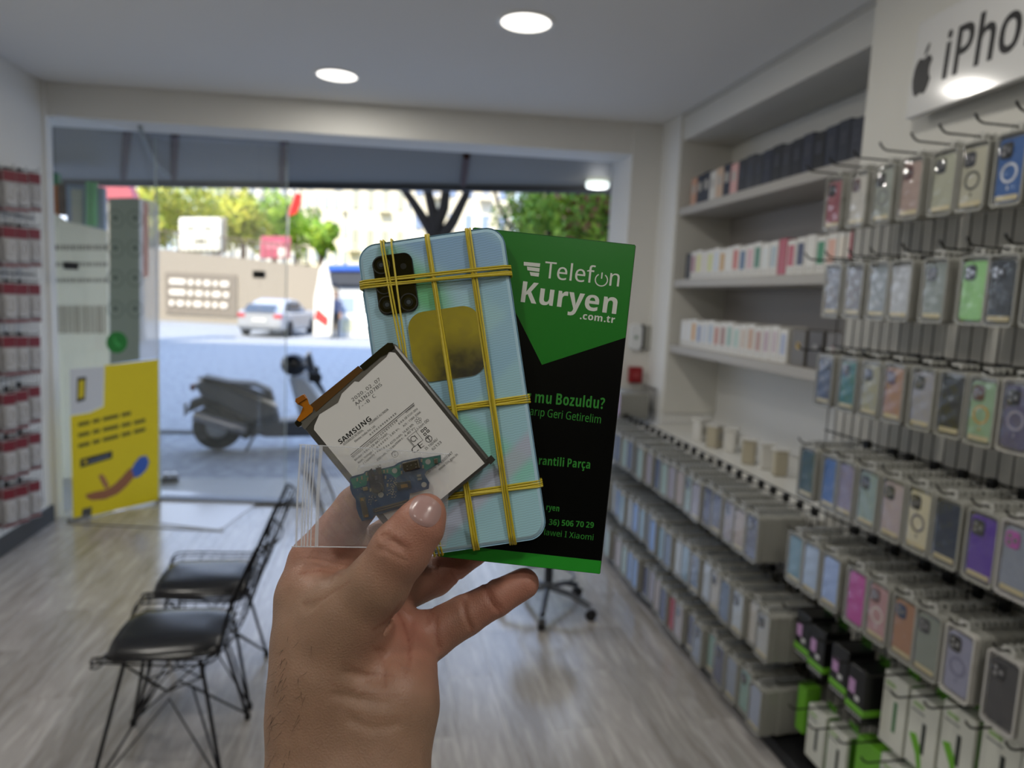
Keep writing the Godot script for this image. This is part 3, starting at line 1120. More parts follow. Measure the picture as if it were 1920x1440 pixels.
# the neighbour's white stand and signs, seen between the wall end and the door
func neighbour() -> void:
	var o := thing("display_stand", "tall white poster stand with rows of print outside the front", "display stand", Transform3D(Basis.IDENTITY, Vector3.ZERO))
	var zz := -6.6
	var a := hit(60, 690, 2, zz)
	var b := hit(204, 690, 2, zz)
	var t0 := hit(100, 400, 2, zz)
	var t1 := hit(204, 432, 2, zz)
	part(o, "panel", slabm(PackedVector2Array([Vector2(a.x, -0.1), Vector2(b.x, -0.1), Vector2(b.x, t1.y), Vector2(hit(122, 414, 2, zz).x, hit(122, 414, 2, zz).y), Vector2(t0.x, t0.y), Vector2(a.x, t0.y - 0.1)]), zz - 0.06, zz, 0.004), film_white())
	var inkk := h("8c8674", 0.6)
	for r in 4:
		var y: float = [470, 500, 530, 625][r]
		var hh: float = [12, 9, 9, 52][r]
		var x := 92.0
		var kk := 0
		while x < 196.0:
			var w: float = ([4, 3, 5, 2, 4] if r < 3 else [3, 5, 2, 4, 3])[kk % 5]
			var p := hit(x, y, 2, zz)
			var p2 := hit(x + w, y - hh, 2, zz)
			part(o, "print_block", boxm(Vector3((p.x + p2.x) / 2, (p.y + p2.y) / 2, zz + 0.001), Vector3(p2.x - p.x, absf(p2.y - p.y) * (0.8 if r < 3 else 1.0), 0.002)), inkk if r < 3 else h("9c9078", 0.6))
			x += w + (2.5 if r < 3 else 5)
			kk += 1
	# coloured signs above it
	var s1 := thing("shop_signboard", "blue grey signboard with a green tube above the white stand", "sign", Transform3D.IDENTITY)
	var z2 := -8.2
	var c0 := hit(128, 428, 2, z2)
	var c1 := hit(198, 352, 2, z2)
	part(s1, "board", boxm((c0 + c1) / 2, Vector3(c1.x - c0.x, c1.y - c0.y, 0.08), 0.01), h("9aaec4", 0.5))
	var g0 := hit(172, 424, 2, z2 + 0.06)
	var g1 := hit(172, 342, 2, z2 + 0.06)
	part(s1, "green_tube", tubem([g0, g1], 0.055, 10), h("5ab868", 0.4))
	part(s1, "pale_stripe", boxm(Vector3(lerpf(c0.x, c1.x, 0.3), (c0.y + c1.y) / 2, z2 + 0.05), Vector3(0.1, (c1.y - c0.y) * 0.8, 0.02)), h("c8cdb8", 0.5))
	var s2 := thing("orange_sign", "orange and green sign beside the end of the wall", "sign", Transform3D.IDENTITY)
	var d0 := hit(86, 402, 2, z2)
	var d1 := hit(112, 346, 2, z2)
	part(s2, "board", boxm((d0 + d1) / 2, Vector3(d1.x - d0.x, d1.y - d0.y, 0.08), 0.01), h("c87838", 0.5))
	part(s2, "green_top", boxm(Vector3((d0.x + d1.x) / 2, d1.y + 0.05, z2), Vector3(d1.x - d0.x, 0.12, 0.1), 0.01), h("489868", 0.5))
	part(s2, "dark_edge", boxm(Vector3(d1.x + 0.03, (d0.y + d1.y) / 2, z2), Vector3(0.06, (d1.y - d0.y), 0.1), 0.01), h("5a3a1c", 0.6))
	for s in [s1, s2]:
		part(s, "post", tubem([Vector3((s.get_child(0).mesh.get_aabb().get_center()).x, -0.1, z2 - 0.08), Vector3((s.get_child(0).mesh.get_aabb().get_center()).x, 2.6, z2 - 0.08)], 0.03, 6), h("55585a", 0.6))


func car() -> void:
	# silver saloon seen from behind, parked by the wall
	var p := ground(470, 622)
	var o := thing("parked_car", "silver saloon car parked at the street wall", "car", at(ground(505, 628) + Vector3(0.3, 0, -0.6), -0.2))
	var body := MB.new()
	var secs := []
	for s in [[-2.2, 0.35, 0.78, 0.72], [-2.1, 0.25, 0.95, 0.84], [-1.2, 0.2, 0.92, 0.87], [0.0, 0.2, 0.9, 0.88], [1.2, 0.2, 0.93, 0.88], [1.95, 0.25, 0.98, 0.86], [2.15, 0.35, 0.9, 0.78]]:
		var l := []
		for q in rrect(s[3] * 2, s[2] - s[1], 0.16, 3):
			l.append(Vector3(q.x, q.y + (s[1] + s[2]) / 2, s[0]))
		secs.append(l)
	body.loft(secs)
	var paint := h("b9bcc2", 0.25, 0.3)
	part(o, "body", body, paint)
	var cab := MB.new()
	secs = []
	for s in [[-1.0, 0.9, 0.92, 0.78], [-0.35, 0.9, 1.38, 0.62], [0.5, 0.9, 1.42, 0.62], [1.1, 0.9, 1.3, 0.62], [1.75, 0.9, 0.97, 0.74]]:
		var l := []
		for q in rrect(s[3] * 2, maxf(s[2] - s[1], 0.02), minf(0.1, (s[2] - s[1]) * 0.45), 3):
			l.append(Vector3(q.x, q.y + (s[1] + s[2]) / 2, s[0]))
		secs.append(l)
	cab.loft(secs)
	part(o, "cabin", cab, paint)
	part(o, "rear_window", boxm(Vector3(0, 1.16, 1.47), Vector3(1.12, 0.02, 0.52), 0.005), h("3a4656", 0.08), Transform3D(Basis(Vector3.RIGHT, 0.48), Vector3(0, 0.72, 0.15)))
	for s in [-1, 1]:
		part(o, "tail_lamp", boxm(Vector3(s * 0.66, 0.78, 2.1), Vector3(0.3, 0.17, 0.12), 0.03), h("c01820", 0.2))
		part(o, "side_window", boxm(Vector3(s * 0.66, 1.14, 0.3), Vector3(0.05, 0.28, 1.3), 0.02), h("3a4656", 0.08))
		for z in [-1.35, 1.35]:
			var w := MB.new()
			w.lathe([Vector2(0, -0.1), Vector2(0.3, -0.1), Vector2(0.33, -0.05), Vector2(0.33, 0.05), Vector2(0.3, 0.1), Vector2(0, 0.1)], 18)
			part(o, "wheel", w, h("18181a", 0.7), Transform3D(Basis(Vector3.FORWARD, PI / 2), Vector3(s * 0.8, 0.33, z)))
	part(o, "number_plate", boxm(Vector3(0, 0.62, 2.17), Vector3(0.5, 0.12, 0.03), 0.005), h("d8d8d4", 0.5))
	part(o, "bumper", boxm(Vector3(0, 0.4, 2.1), Vector3(1.62, 0.22, 0.2), 0.06), h("8e9298", 0.4))


func scooter() -> void:
	# local x runs forwards, to the picture's side; origin under the rear wheel
	var foot := ground(408, 843)
	var o := thing("scooter", "grey motor scooter with a black seat parked outside the glass front", "scooter", at(foot, 0.12))
	var black := h("0b0b0d", 0.6)
	var silver := h("a4a8ae", 0.3, 0.3)
	for x in [0.0, 1.32]:
		var w := MB.new()
		w.lathe([Vector2(0.12, -0.05), Vector2(0.2, -0.055), Vector2(0.245, -0.04), Vector2(0.26, 0.0), Vector2(0.245, 0.04), Vector2(0.2, 0.055), Vector2(0.12, 0.05)], 22)
		var tw := part(o, "wheel", w, black, Transform3D(Basis(Vector3.RIGHT, PI / 2), Vector3(x, 0.26, 0)))
		var hb := MB.new()
		hb.lathe([Vector2(0, -0.04), Vector2(0.13, -0.03), Vector2(0.13, 0.03), Vector2(0, 0.04)], 14)
		part(tw, "rim", hb, silver)
	# side view outlines extruded across and rounded
	var tail := PackedVector2Array([Vector2(-0.22, 0.74), Vector2(-0.12, 0.79), Vector2(0.1, 0.72), Vector2(0.42, 0.58), Vector2(0.62, 0.50), Vector2(0.66, 0.32), Vector2(0.55, 0.26), Vector2(0.3, 0.36), Vector2(0.05, 0.52), Vector2(-0.15, 0.62)])
	part(o, "side_panel", slabm(tail, -0.17, 0.17, 0.05), h("44484e", 0.3, 0.2))
	var seat := PackedVector2Array([Vector2(-0.2, 0.8), Vector2(-0.05, 0.82), Vector2(0.12, 0.78), Vector2(0.4, 0.76), Vector2(0.56, 0.68), Vector2(0.6, 0.55), Vector2(0.42, 0.6), Vector2(0.1, 0.73), Vector2(-0.12, 0.785)])
	part(o, "seat", slabm(seat, -0.15, 0.15, 0.04), h("080a10", 0.5))
	var fender := PackedVector2Array([Vector2(-0.26, 0.56), Vector2(-0.1, 0.62), Vector2(0.1, 0.5), Vector2(0.3, 0.3), Vector2(0.42, 0.2), Vector2(0.3, 0.12), Vector2(0.12, 0.22), Vector2(0.0, 0.44), Vector2(-0.14, 0.5), Vector2(-0.3, 0.42)])
	part(o, "rear_fender", slabm(fender, -0.1, 0.1, 0.03), black)
	var floor_b := PackedVector2Array([Vector2(0.4, 0.36), Vector2(0.7, 0.34), Vector2(1.0, 0.36), Vector2(1.06, 0.28), Vector2(1.0, 0.16), Vector2(0.5, 0.16), Vector2(0.36, 0.22)])
	part(o, "foot_board", slabm(floor_b, -0.17, 0.17, 0.03), h("4c5056", 0.4))
	var shield := PackedVector2Array([Vector2(0.86, 0.4), Vector2(0.8, 0.62), Vector2(0.74, 0.84), Vector2(0.8, 0.9), Vector2(0.95, 0.86), Vector2(1.14, 0.6), Vector2(1.2, 0.4), Vector2(1.05, 0.3)])
	part(o, "leg_shield", slabm(shield, -0.2, 0.2, 0.06), h("c4c8cc", 0.25, 0.2))
	part(o, "engine", boxm(Vector3(0.28, 0.26, 0.0), Vector3(0.36, 0.2, 0.2), 0.04), h("2a2c30", 0.5))
	part(o, "muffler", tubem([Vector3(-0.22, 0.42, 0.16), Vector3(0.12, 0.3, 0.16), Vector3(0.3, 0.24, 0.14)], 0.06, 10), h("9a9aa0", 0.25, 0.7))
	part(o, "tail_lamp", boxm(Vector3(-0.24, 0.7, 0), Vector3(0.06, 0.07, 0.16), 0.02), h("6a1418", 0.3))
	part(o, "number_plate", boxm(Vector3(-0.32, 0.46, 0), Vector3(0.02, 0.14, 0.16), 0.004), h("b8bcc4", 0.4))
	part(o, "steering_column", tubem([Vector3(1.3, 0.3, 0), Vector3(0.98, 0.9, 0), Vector3(0.9, 1.0, 0)], 0.035, 8), black)
	part(o, "handlebar", tubem([Vector3(0.72, 0.98, -0.34), Vector3(0.82, 1.0, -0.2), Vector3(0.88, 1.0, 0), Vector3(0.82, 1.0, 0.2), Vector3(0.72, 0.98, 0.34)], 0.022, 8), black)
	part(o, "wind_screen", slabm(PackedVector2Array([Vector2(0.95, 0.88), Vector2(0.92, 1.06), Vector2(0.98, 1.12), Vector2(1.04, 0.92)]), -0.14, 0.14, 0.02), h("52575e", 0.2))
	var bx := MB.new()
	bx.ball(Vector3(0.80, 0.99, 0.3), Vector3(0.14, 0.125, 0.13), 16, 10)
	part(o, "helmet", bx, h("16171b", 0.25))
	for s in [-1, 1]:
		part(o, "mirror", slabm(shift(rrect(0.14, 0.1, 0.03), Vector2(1.02, 0.86)), s * 0.38, s * 0.38 + 0.03, 0.008), black)
		part(o, "mirror_stalk", tubem([Vector3(0.86, 1.0, s * 0.25), Vector3(1.0, 0.88, s * 0.39)], 0.01, 5), black)
	part(o, "stand", tubem([Vector3(0.4, 0.2, 0.08), Vector3(0.3, 0.0, 0.16)], 0.015, 6), h("55585c", 0.4, 0.5))


func passer_by() -> void:
	# white feather flag, white kiosk van and a person in a blue top near them
	var ff := thing("feather_flag", "white feather flag with a red foot beside the car", "flag", Transform3D(Basis(ex, Vector3.UP, -ef), ground(604, 634)))
	part(ff, "sail", slabm(PackedVector2Array([Vector2(-0.32, 0.1), Vector2(0.35, 0.1), Vector2(0.42, 1.6), Vector2(0.2, 2.5), Vector2(0.08, 2.95), Vector2(-0.12, 2.6), Vector2(-0.3, 1.4)]), -0.03, 0.03, 0.01), h("f0efea", 0.6))
	part(ff, "red_foot", slabm(PackedVector2Array([Vector2(-0.3, 0.75), Vector2(0.2, 0.4), Vector2(0.24, 0.75), Vector2(-0.2, 1.15)]), 0.03, 0.05), h("c04040", 0.6))
	part(ff, "pole", tubem([Vector3(-0.3, 0, 0), Vector3(-0.3, 1.6, 0), Vector3(0.06, 2.95, 0)], 0.03, 6), h("b8b8b4", 0.5))
	var kv := thing("kiosk", "white kiosk with blue panels and dark roof beyond the phone", "kiosk", Transform3D(Basis(ex, Vector3.UP, -ef), ground(668, 634)))
	part(kv, "body", boxm(Vector3(0, 1.0, -0.8), Vector3(1.5, 2.0, 1.5), 0.05), h("d8dce0", 0.5))
	part(kv, "roof", boxm(Vector3(0.05, 2.3, -0.8), Vector3(2.2, 0.55, 1.9), 0.05), h("3a3f4a", 0.6))
	part(kv, "blue_sign", boxm(Vector3(0, 2.7, -0.7), Vector3(2.2, 0.25, 1.9), 0.04), h("3a66c8", 0.5))
	part(kv, "panel", boxm(Vector3(-0.35, 1.3, -0.04), Vector3(0.5, 0.6, 0.02), 0.005), h("98acc8", 0.5))
	part(kv, "panel", boxm(Vector3(-0.35, 0.5, -0.04), Vector3(0.5, 0.5, 0.02), 0.005), h("c8ccb8", 0.5))
	# the person: one continuous turned and lofted figure in blue top and dark trousers
	var o := thing("person", "person in a blue top and dark trousers standing by the kiosk", "person", Transform3D(Basis(ex, Vector3.UP, -ef), ground(628, 634)))
	var trousers := MB.new()
	for s in [-1, 1]:
		trousers.tube([Vector3(s * 0.09, 0.06, 0), Vector3(s * 0.095, 0.45, 0.01), Vector3(s * 0.08, 0.9, 0)], 0.08, 10, false, [0.055, 0.07, 0.1])
		trousers.ball(Vector3(s * 0.09, 0.04, 0.05), Vector3(0.05, 0.045, 0.12), 10, 6)
	trousers.ball(Vector3(0, 0.92, 0), Vector3(0.17, 0.14, 0.12), 14, 8)
	part(o, "trousers", trousers, h("1e2028", 0.7))
	var top := MB.new()
	top.loft([ring3(0.0, 0.86, 0.16, 0.11), ring3(0.0, 1.05, 0.155, 0.11), ring3(0.0, 1.3, 0.19, 0.12), ring3(0.0, 1.42, 0.17, 0.1), ring3(0.0, 1.48, 0.07, 0.07)])
	for s in [-1, 1]:
		top.tube([Vector3(s * 0.17, 1.4, 0), Vector3(s * 0.23, 1.15, 0.01), Vector3(s * 0.22, 0.98, 0.06)], 0.05, 8, false, [0.065, 0.05, 0.042])
	part(o, "blue_top", top, h("4a5478", 0.7))
	var skin := MB.new()
	for s in [-1, 1]:
		skin.tube([Vector3(s * 0.22, 0.99, 0.06), Vector3(s * 0.215, 0.82, 0.1)], 0.035, 8, false, [0.036, 0.028])
		skin.ball(Vector3(s * 0.215, 0.77, 0.11), Vector3(0.035, 0.06, 0.025), 8, 6)
	skin.tube([Vector3(0, 1.45, 0), Vector3(0, 1.56, 0.01)], 0.05, 8)
	skin.ball(Vector3(0, 1.66, 0.01), Vector3(0.078, 0.115, 0.095), 14, 10)
	skin.ball(Vector3(0, 1.65, 0.105), Vector3(0.012, 0.02, 0.016), 6, 4)
	part(o, "skin", skin, h("b08468", 0.6))
	var hair := MB.new()
	hair.ball(Vector3(0, 1.695, -0.012), Vector3(0.085, 0.098, 0.098), 14, 8)
	part(o, "hair", hair, h("1c1714", 0.7))


func ring3(cx: float, y: float, a: float, b: float) -> Array:
	var o := []
	for i in 14:
		o.append(Vector3(cx + cos(TAU * i / 14) * a, y, sin(TAU * i / 14) * b))
	return o


func niche() -> void:
	var cream := mat(lin(0.70, 0.69, 0.64), 0.6)
	var taupe := mat(lin(0.36, 0.335, 0.31), 0.6)
	struct("trim_fascia", boxm(Vector3(2.2, 2.91, -3.62), Vector3(0.44, 0.18, 2.24), 0.002), cream)
	struct("trim_cornice", boxm(Vector3(1.975, 2.987, -3.62), Vector3(0.02, 0.024, 2.24), 0.002), mat(lin(0.55, 0.54, 0.5), 0.6))
	struct("wall_niche_back", boxm(Vector3(2.41, 2.08, -3.62), Vector3(0.08, 1.5, 2.24)), taupe)
	struct("wall_niche_top_strip", boxm(Vector3(2.36, 2.74, -3.62), Vector3(0.03, 0.15, 2.24)), cream)
	struct("wall_niche_low_back", boxm(Vector3(2.405, 1.12, -3.62), Vector3(0.08, 0.5, 2.24)), mat(lin(0.72, 0.72, 0.70), 0.6))
	struct("wall_niche_end", boxm(Vector3(2.17, 1.9, -4.725), Vector3(0.40, 1.9, 0.03)), mat(lin(0.70, 0.69, 0.64), 0.6))
	# base cupboard with its worktop
	var cb := thing("base_cupboard", "long low cupboard behind the lower rack of phone cases", "cupboard", at(Vector3(2.08, 0, -3.615)))
	part(cb, "body", boxm(Vector3(0, 0.446, 0), Vector3(0.62, 0.752, 2.17), 0.002), mat(lin(0.52, 0.50, 0.46), 0.6))
	part(cb, "plinth", boxm(Vector3(0.02, 0.035, 0), Vector3(0.5, 0.07, 2.17), 0.002), h("1c1d1f", 0.6))
	solo("counter_top", "cream white counter top under the wall shelves", "counter top", boxm(Vector3(2.075, 0.845, -3.62), Vector3(0.63, 0.034, 2.17), 0.004), mat(lin(0.76, 0.75, 0.70), 0.35))
	var ys := [2.37, 1.885, 1.435]
	var names := ["upper grey wall shelf carrying dark phone boxes", "middle grey wall shelf carrying colourful narrow boxes", "lower grey wall shelf carrying narrow white boxes"]
	for k in 3:
		solo("wall_shelf", names[k], "shelf", boxm(Vector3(2.175, ys[k] - 0.027, -3.61), Vector3(0.39, 0.054, 2.19), 0.004), mat(lin(0.42, 0.40, 0.365), 0.5), Transform3D.IDENTITY, "grey wall shelves")
	# boxes on the shelves
	var bodies := {}
	var fronts := {}
	var gr := ["dark phone boxes on the upper shelf", "colourful narrow boxes on the middle shelf", "white narrow boxes on the lower shelf"]
	var cols0 := ["c99a80", "20283a", "1c2436", "d8d6d0", "d0b49c", "1e2638", "d8a8a4", "2a2c33", "3c3e46", "34363c", "2c3040", "25272c", "33343a", "24262e", "2d3140", "1d1e22", "262c3c", "202634", "2b2f3c", "222836", "494742", "141416"]
	var cols1 := ["201f22", "a87c84", "d8d690", "d9d3c8", "cfd28a", "c8d0d8", "c49c5c", "e0ded8", "c66a60", "3d5f86", "d0a8b0", "3f7a62", "d6dad8", "aab8be", "b04c5c", "b85866", "323c5c", "e0ded6", "3c8a60", "e0b09c", "e2d8c8", "b24a58", "dcd8d0", "4a4a62"]
	var cols2 := ["e2e4e6", "e2e4e6", "d8a460", "7f92b8", "c4ccd8", "a8b8c8", "b8705c", "9a6a60", "8ab0a4", "a8c4b8", "c8b8a8", "c09878", "b0887c", "b8a0a8", "c4b4b8", "a8b0c8"]
	var lb0 := {"20283a": "navy", "1c2436": "navy", "c99a80": "copper", "d8d6d0": "white", "d0b49c": "beige", "d8a8a4": "pink"}
	for k in 3:
		var cols: Array = [cols0, cols1, cols2][k]
		var z := -4.62
		var step: float = [0.093, 0.083, 0.083][k]
		for i in cols.size():
			var hh: float = [0.185, 0.175, 0.175][k] + 0.006 * ((i * 7) % 3)
			if k == 0 and i == cols.size() - 1:
				hh = 0.27
			var w := step - 0.006
			var white := k > 0 and not (k == 1 and i in [0, 14, 21, 23])
			var lb: String
			if k == 0:
				lb = "%s phone box standing upright on the upper grey shelf" % lb0.get(cols[i], cname(cols[i]))
			elif k == 1:
				lb = ("narrow white box with %s print on the middle grey shelf" if white else "narrow solid %s box on the middle grey shelf") % cname(cols[i])
			else:
				lb = "narrow white box with %s print on the lower shelf" % cname(cols[i])
			if k == 0 and i == cols.size() - 1:
				lb = "tall black box with a yellow green mark on the upper shelf"
			var o := thing("phone_box", lb, "box", Transform3D(Basis(Vector3.UP, -PI / 2), Vector3(2.1, ys[k], z + w / 2)), gr[k])
			var bm := boxm(Vector3(0, hh / 2, 0), Vector3(w, hh, 0.16), 0.0025)
			part(o, "body", bm, h("dedcd6", 0.45) if white else h(cols[i], 0.4))
			if white:
				var fw := w * (0.72 if k == 1 else 0.6)
				part(o, "front_print", boxm(Vector3(0, hh * 0.55, 0.0803), Vector3(fw, hh * 0.6, 0.0008)), h(cols[i], 0.4))
				part(o, "label", boxm(Vector3(0, hh * 0.14, 0.0803), Vector3(fw, hh * 0.1, 0.0008)), h("c8c6c0", 0.5))
			elif k == 0:
				part(o, "front_print", boxm(Vector3(0, hh * 0.6, 0.0803), Vector3(w * 0.55, hh * 0.3, 0.0008)), h("3a3d48" if i > 6 else "b8b4ac", 0.3))
				if hh > 0.25:
					part(o, "sticker", boxm(Vector3(0, hh * 0.86, 0.0803), Vector3(w * 0.5, 0.03, 0.001)), h("b8c030", 0.5))
			z += step
	# dark boxes past the white ones on the lower shelf
	var zz := -3.26
	for i in 5:
		var c: String = ["6a6660", "54504c", "6e6a66", "c89a3a", "7c7874"][i]
		var o := thing("gift_box", ["brown grey box with a gold seal on the lower shelf", "dark grey box beside the gold sealed box", "grey box with a pink seal on the lower shelf", "mustard yellow box at the end of the lower shelf", "light grey box past the mustard box on the lower shelf"][i], "box", Transform3D(Basis(Vector3.UP, -PI / 2), Vector3(2.1, 1.435, zz + 0.06)))
		part(o, "body", boxm(Vector3(0, 0.09, 0), Vector3(0.115, 0.18, 0.16), 0.003), h(c, 0.45))
		var s := MB.new()
		s.slab(circle(0.018, 16), 0.08, 0.0812)
		part(o, "seal", s, h(["c8a850", "888480", "c88c90", "d8b04c", "9a9690"][i], 0.4), at(Vector3(0, 0.1, 0)))
		zz += 0.14
	# small white stands on the counter
	for i in 6:
		var c := hit([1296, 1322, 1352, 1384, 1416, 1440][i], [826, 838, 846, 868, 880, 892][i], 1, 0.8625)
		var o := thing("charger_stand", ["small white charger block in the counter corner", "cream charger box beside the corner block", "white charger box on the counter", "cream charger stand with a glossy top on the counter", "narrow white charger stand on the counter", "narrow cream charger stand at the counter end"][i], "charger", at(Vector3(minf(c.x + 0.06, 2.24), 0.8625, c.z), 0.4 + 0.2 * i))
		var w: float = [0.09, 0.1, 0.08, 0.1, 0.05, 0.05][i]
		var cc := "d8d6d0" if i % 2 == 0 else "b8b09a"
		part(o, "body", boxm(Vector3(0, 0.065, 0), Vector3(w, 0.13, 0.07), 0.008), h(cc, 0.35))
		part(o, "top_plate", boxm(Vector3(0, 0.136, 0), Vector3(w * 1.15, 0.012, 0.085), 0.004), h("e4e2dc", 0.15))
		part(o, "plug_face", boxm(Vector3(0, 0.07, 0.036), Vector3(w * 0.6, 0.05, 0.004), 0.001), h("a8a498", 0.4))


var pack_cache := {}


func pm(key: String) -> ArrayMesh:
	if pack_cache.has(key):
		return pack_cache[key]
	var b := MB.new()
	match key:
		"frame":
			b.ring(rrect(0.097, 0.19, 0.013), rrect(0.087, 0.178, 0.011), 0.0, 0.0165)
			b.slab(rrect(0.089, 0.18, 0.011), 0.0, 0.0015)
		"tab":
			b.ring(rrect(0.036, 0.024, 0.006), rrect(0.018, 0.011, 0.0045), 0.006, 0.0072)
		"case":
			b.slab(rrect(0.079, 0.161, 0.013), 0.002, 0.0125, 0.0025)
		"cover":
			blister(b, 0)
		"cover1":
			blister(b, 1)
		"cover2":
			blister(b, 2)
		"bump":
			b.slab(rrect(0.039, 0.042, 0.011), 0.0125, 0.0145, 0.0008)
		"lens":
			b.slab(circle(0.0065, 14), 0.0145, 0.0152, 0.0004)
		"ring":
			b.ring(circle(0.026, 28), circle(0.020, 28), 0.0126, 0.0134)
			b.slab(rrect(0.006, 0.016, 0.002), 0.0126, 0.0134)
		"strip":
			b.slab(rrect(0.068, 0.013, 0.002), 0.0126, 0.0133)
		"back":
			b.slab(rrect(0.097, 0.19, 0.013), 0.0, 0.0165, 0.0018)
			b.ring(shift(rrect(0.036, 0.024, 0.006), Vector2(0, 0.1045)), shift(rrect(0.018, 0.011, 0.0045), Vector2(0, 0.1045)), 0.006, 0.0072)
			b.slab(rrect(0.084, 0.172, 0.010), 0.0166, 0.0172)
		"rod":
			b.tube([Vector3(0, 0, 0), Vector3(0, 0, 0.255), Vector3(0, 0.004, 0.268), Vector3(0, 0.014, 0.279), Vector3(0, 0.022, 0.283)], 0.0032, 6)
		"clip":
			b.box(Vector3(0, -0.004, 0.008), Vector3(0.03, 0.034, 0.02), 0.003)
	pack_cache[key] = b.mesh()
	return pack_cache[key]


# thin clear front pressed out of plastic sheet, a little uneven
func blister(b: MB, k: int) -> void:
	var nu := 10
	var nv := 18
	var f := func(u: float, v: float) -> Vector3:
		var e := (1.0 - pow(u, 6.0)) * (1.0 - pow(v, 8.0))
		return Vector3(u * 0.0425, v * 0.0875, 0.0148 + 0.0016 * e + 0.0005 * e * (sin(u * 4.0 + v * 7.0 + k * 1.7) + sin(v * 11.0 - u * 3.0 + k)))
	for j in nv:
		for i in nu:
			var p := []
			var n := []
			for q in [[0, 0], [1, 0], [1, 1], [0, 1]]:
				var u: float = -1.0 + 2.0 * (i + q[0]) / nu
				var v: float = -1.0 + 2.0 * (j + q[1]) / nv
				p.append(f.call(u, v))
				var du: Vector3 = f.call(minf(u + 0.05, 1.0), v) - f.call(maxf(u - 0.05, -1.0), v)
				var dv: Vector3 = f.call(u, minf(v + 0.05, 1.0)) - f.call(u, maxf(v - 0.05, -1.0))
				n.append(du.cross(dv).normalized())
			b.tri(p[0], p[1], p[2], n[0], n[1], n[2])
			b.tri(p[0], p[2], p[3], n[0], n[2], n[3])


func tray_mat() -> StandardMaterial3D:
	return mat(lin(0.33, 0.33, 0.30), 0.16)


# d: case colour, camera style, ring colour, gold strip, frame colour
func case_pack(tr: Transform3D, label: String, group: String, col: String, cam_style: int, ring_c: String, strip: bool, frame_c := "") -> Node3D:
	var o := thing("phone_case_pack", label, "phone case", tr, group)
	part(o, "frame", pm("frame"), h(frame_c, 0.2) if frame_c else tray_mat(), at(Vector3(0, 0.095, 0)))
	part(o, "hang_tab", pm("tab"), mat(lin(0.5, 0.5, 0.47), 0.2), at(Vector3(0, 0.2, 0)))
	var cs := part(o, "case", pm("case"), h(col, 0.14), at(Vector3(0, 0.093, 0)))
	if cam_style > 0:
		var bp := part(cs, "camera_cutout", pm("bump"), h(["", "121214", "2e3034", "5c3c3c", "b05aa8", "2c3a5c"][cam_style], 0.15), at(Vector3(-0.014, 0.05, 0)))
		bp.set_meta("label", "camera cutout")
		for q in [Vector2(-0.022, 0.058), Vector2(-0.022, 0.042), Vector2(-0.006, 0.05)]:
			part(cs, "lens_ring", pm("lens"), h("9a9a9c", 0.1, 0.6), at(Vector3(q.x, q.y, 0)))
	if ring_c:
		var b := part(cs, "magnet_ring", ring_mesh(), h(ring_c, 0.3), at(Vector3(0, -0.008, 0)))
		b.set_meta("label", "round magnet ring")
	if strip:
		part(o, "label_strip", pm("strip"), h("c2b690", 0.35, 0.2), at(Vector3(0, 0.022, 0)))
	part(o, "clear_cover", pm(["cover", "cover1", "cover2"][used.get("phone_case_pack", 0) % 3]), clear(Color(0.95, 0.97, 1.0), 0.02, 0.06), at(Vector3(0, 0.095, 0)))
	return o


func ring_mesh() -> ArrayMesh:
	if not pack_cache.has("magnet"):
		var b := MB.new()
		b.ring(circle(0.026, 28), circle(0.0195, 28), 0.0126, 0.0134)
		b.slab(shift(rrect(0.005, 0.011, 0.002), Vector2(0, -0.038)), 0.0126, 0.0134)
		pack_cache["magnet"] = b.mesh()
	return pack_cache["magnet"]


var hook_src: Node3D
func hook(p: Vector3, label: String, group: String, ln := 1.0) -> void:
	var tr := Transform3D(Basis(Vector3.UP, -PI / 2), p)
	if hook_src == null:
		hook_src = thing("display_hook", label, "hook", tr, group)
		part(hook_src, "rod", pm("rod"), h("2e2e2c", 0.35, 0.5))
		part(hook_src, "base_clip", pm("clip"), h("0e0e0f", 0.5))
		return
	var o := copy(hook_src, "display_hook", tr, label, group)
	o.get_child(0).scale.z = ln


func wire_panel(nm: String, label: String, z0: float, z1: float, y0: float, y1: float, x: float, ys: Array) -> void:
	var o := thing(nm, label, "grid rack", at(Vector3(x, 0, 0)), "")
	var b := MB.new()
	var k := int((z1 - z0) / 0.05)
	for i in k + 1:
		var z := z0 + i * 0.05
		b.tube([Vector3(0, y0, z), Vector3(0, y1, z)], 0.0026, 5)
	part(o, "upright_wires", b, h("3c3a36", 0.4, 0.4)).set_meta("kind", "stuff")
	for y in ys:
		part(o, "cross_wire", tubem([Vector3(-0.006, y, z0), Vector3(-0.006, y, z1)], 0.004, 6), h("26251f", 0.4, 0.4))


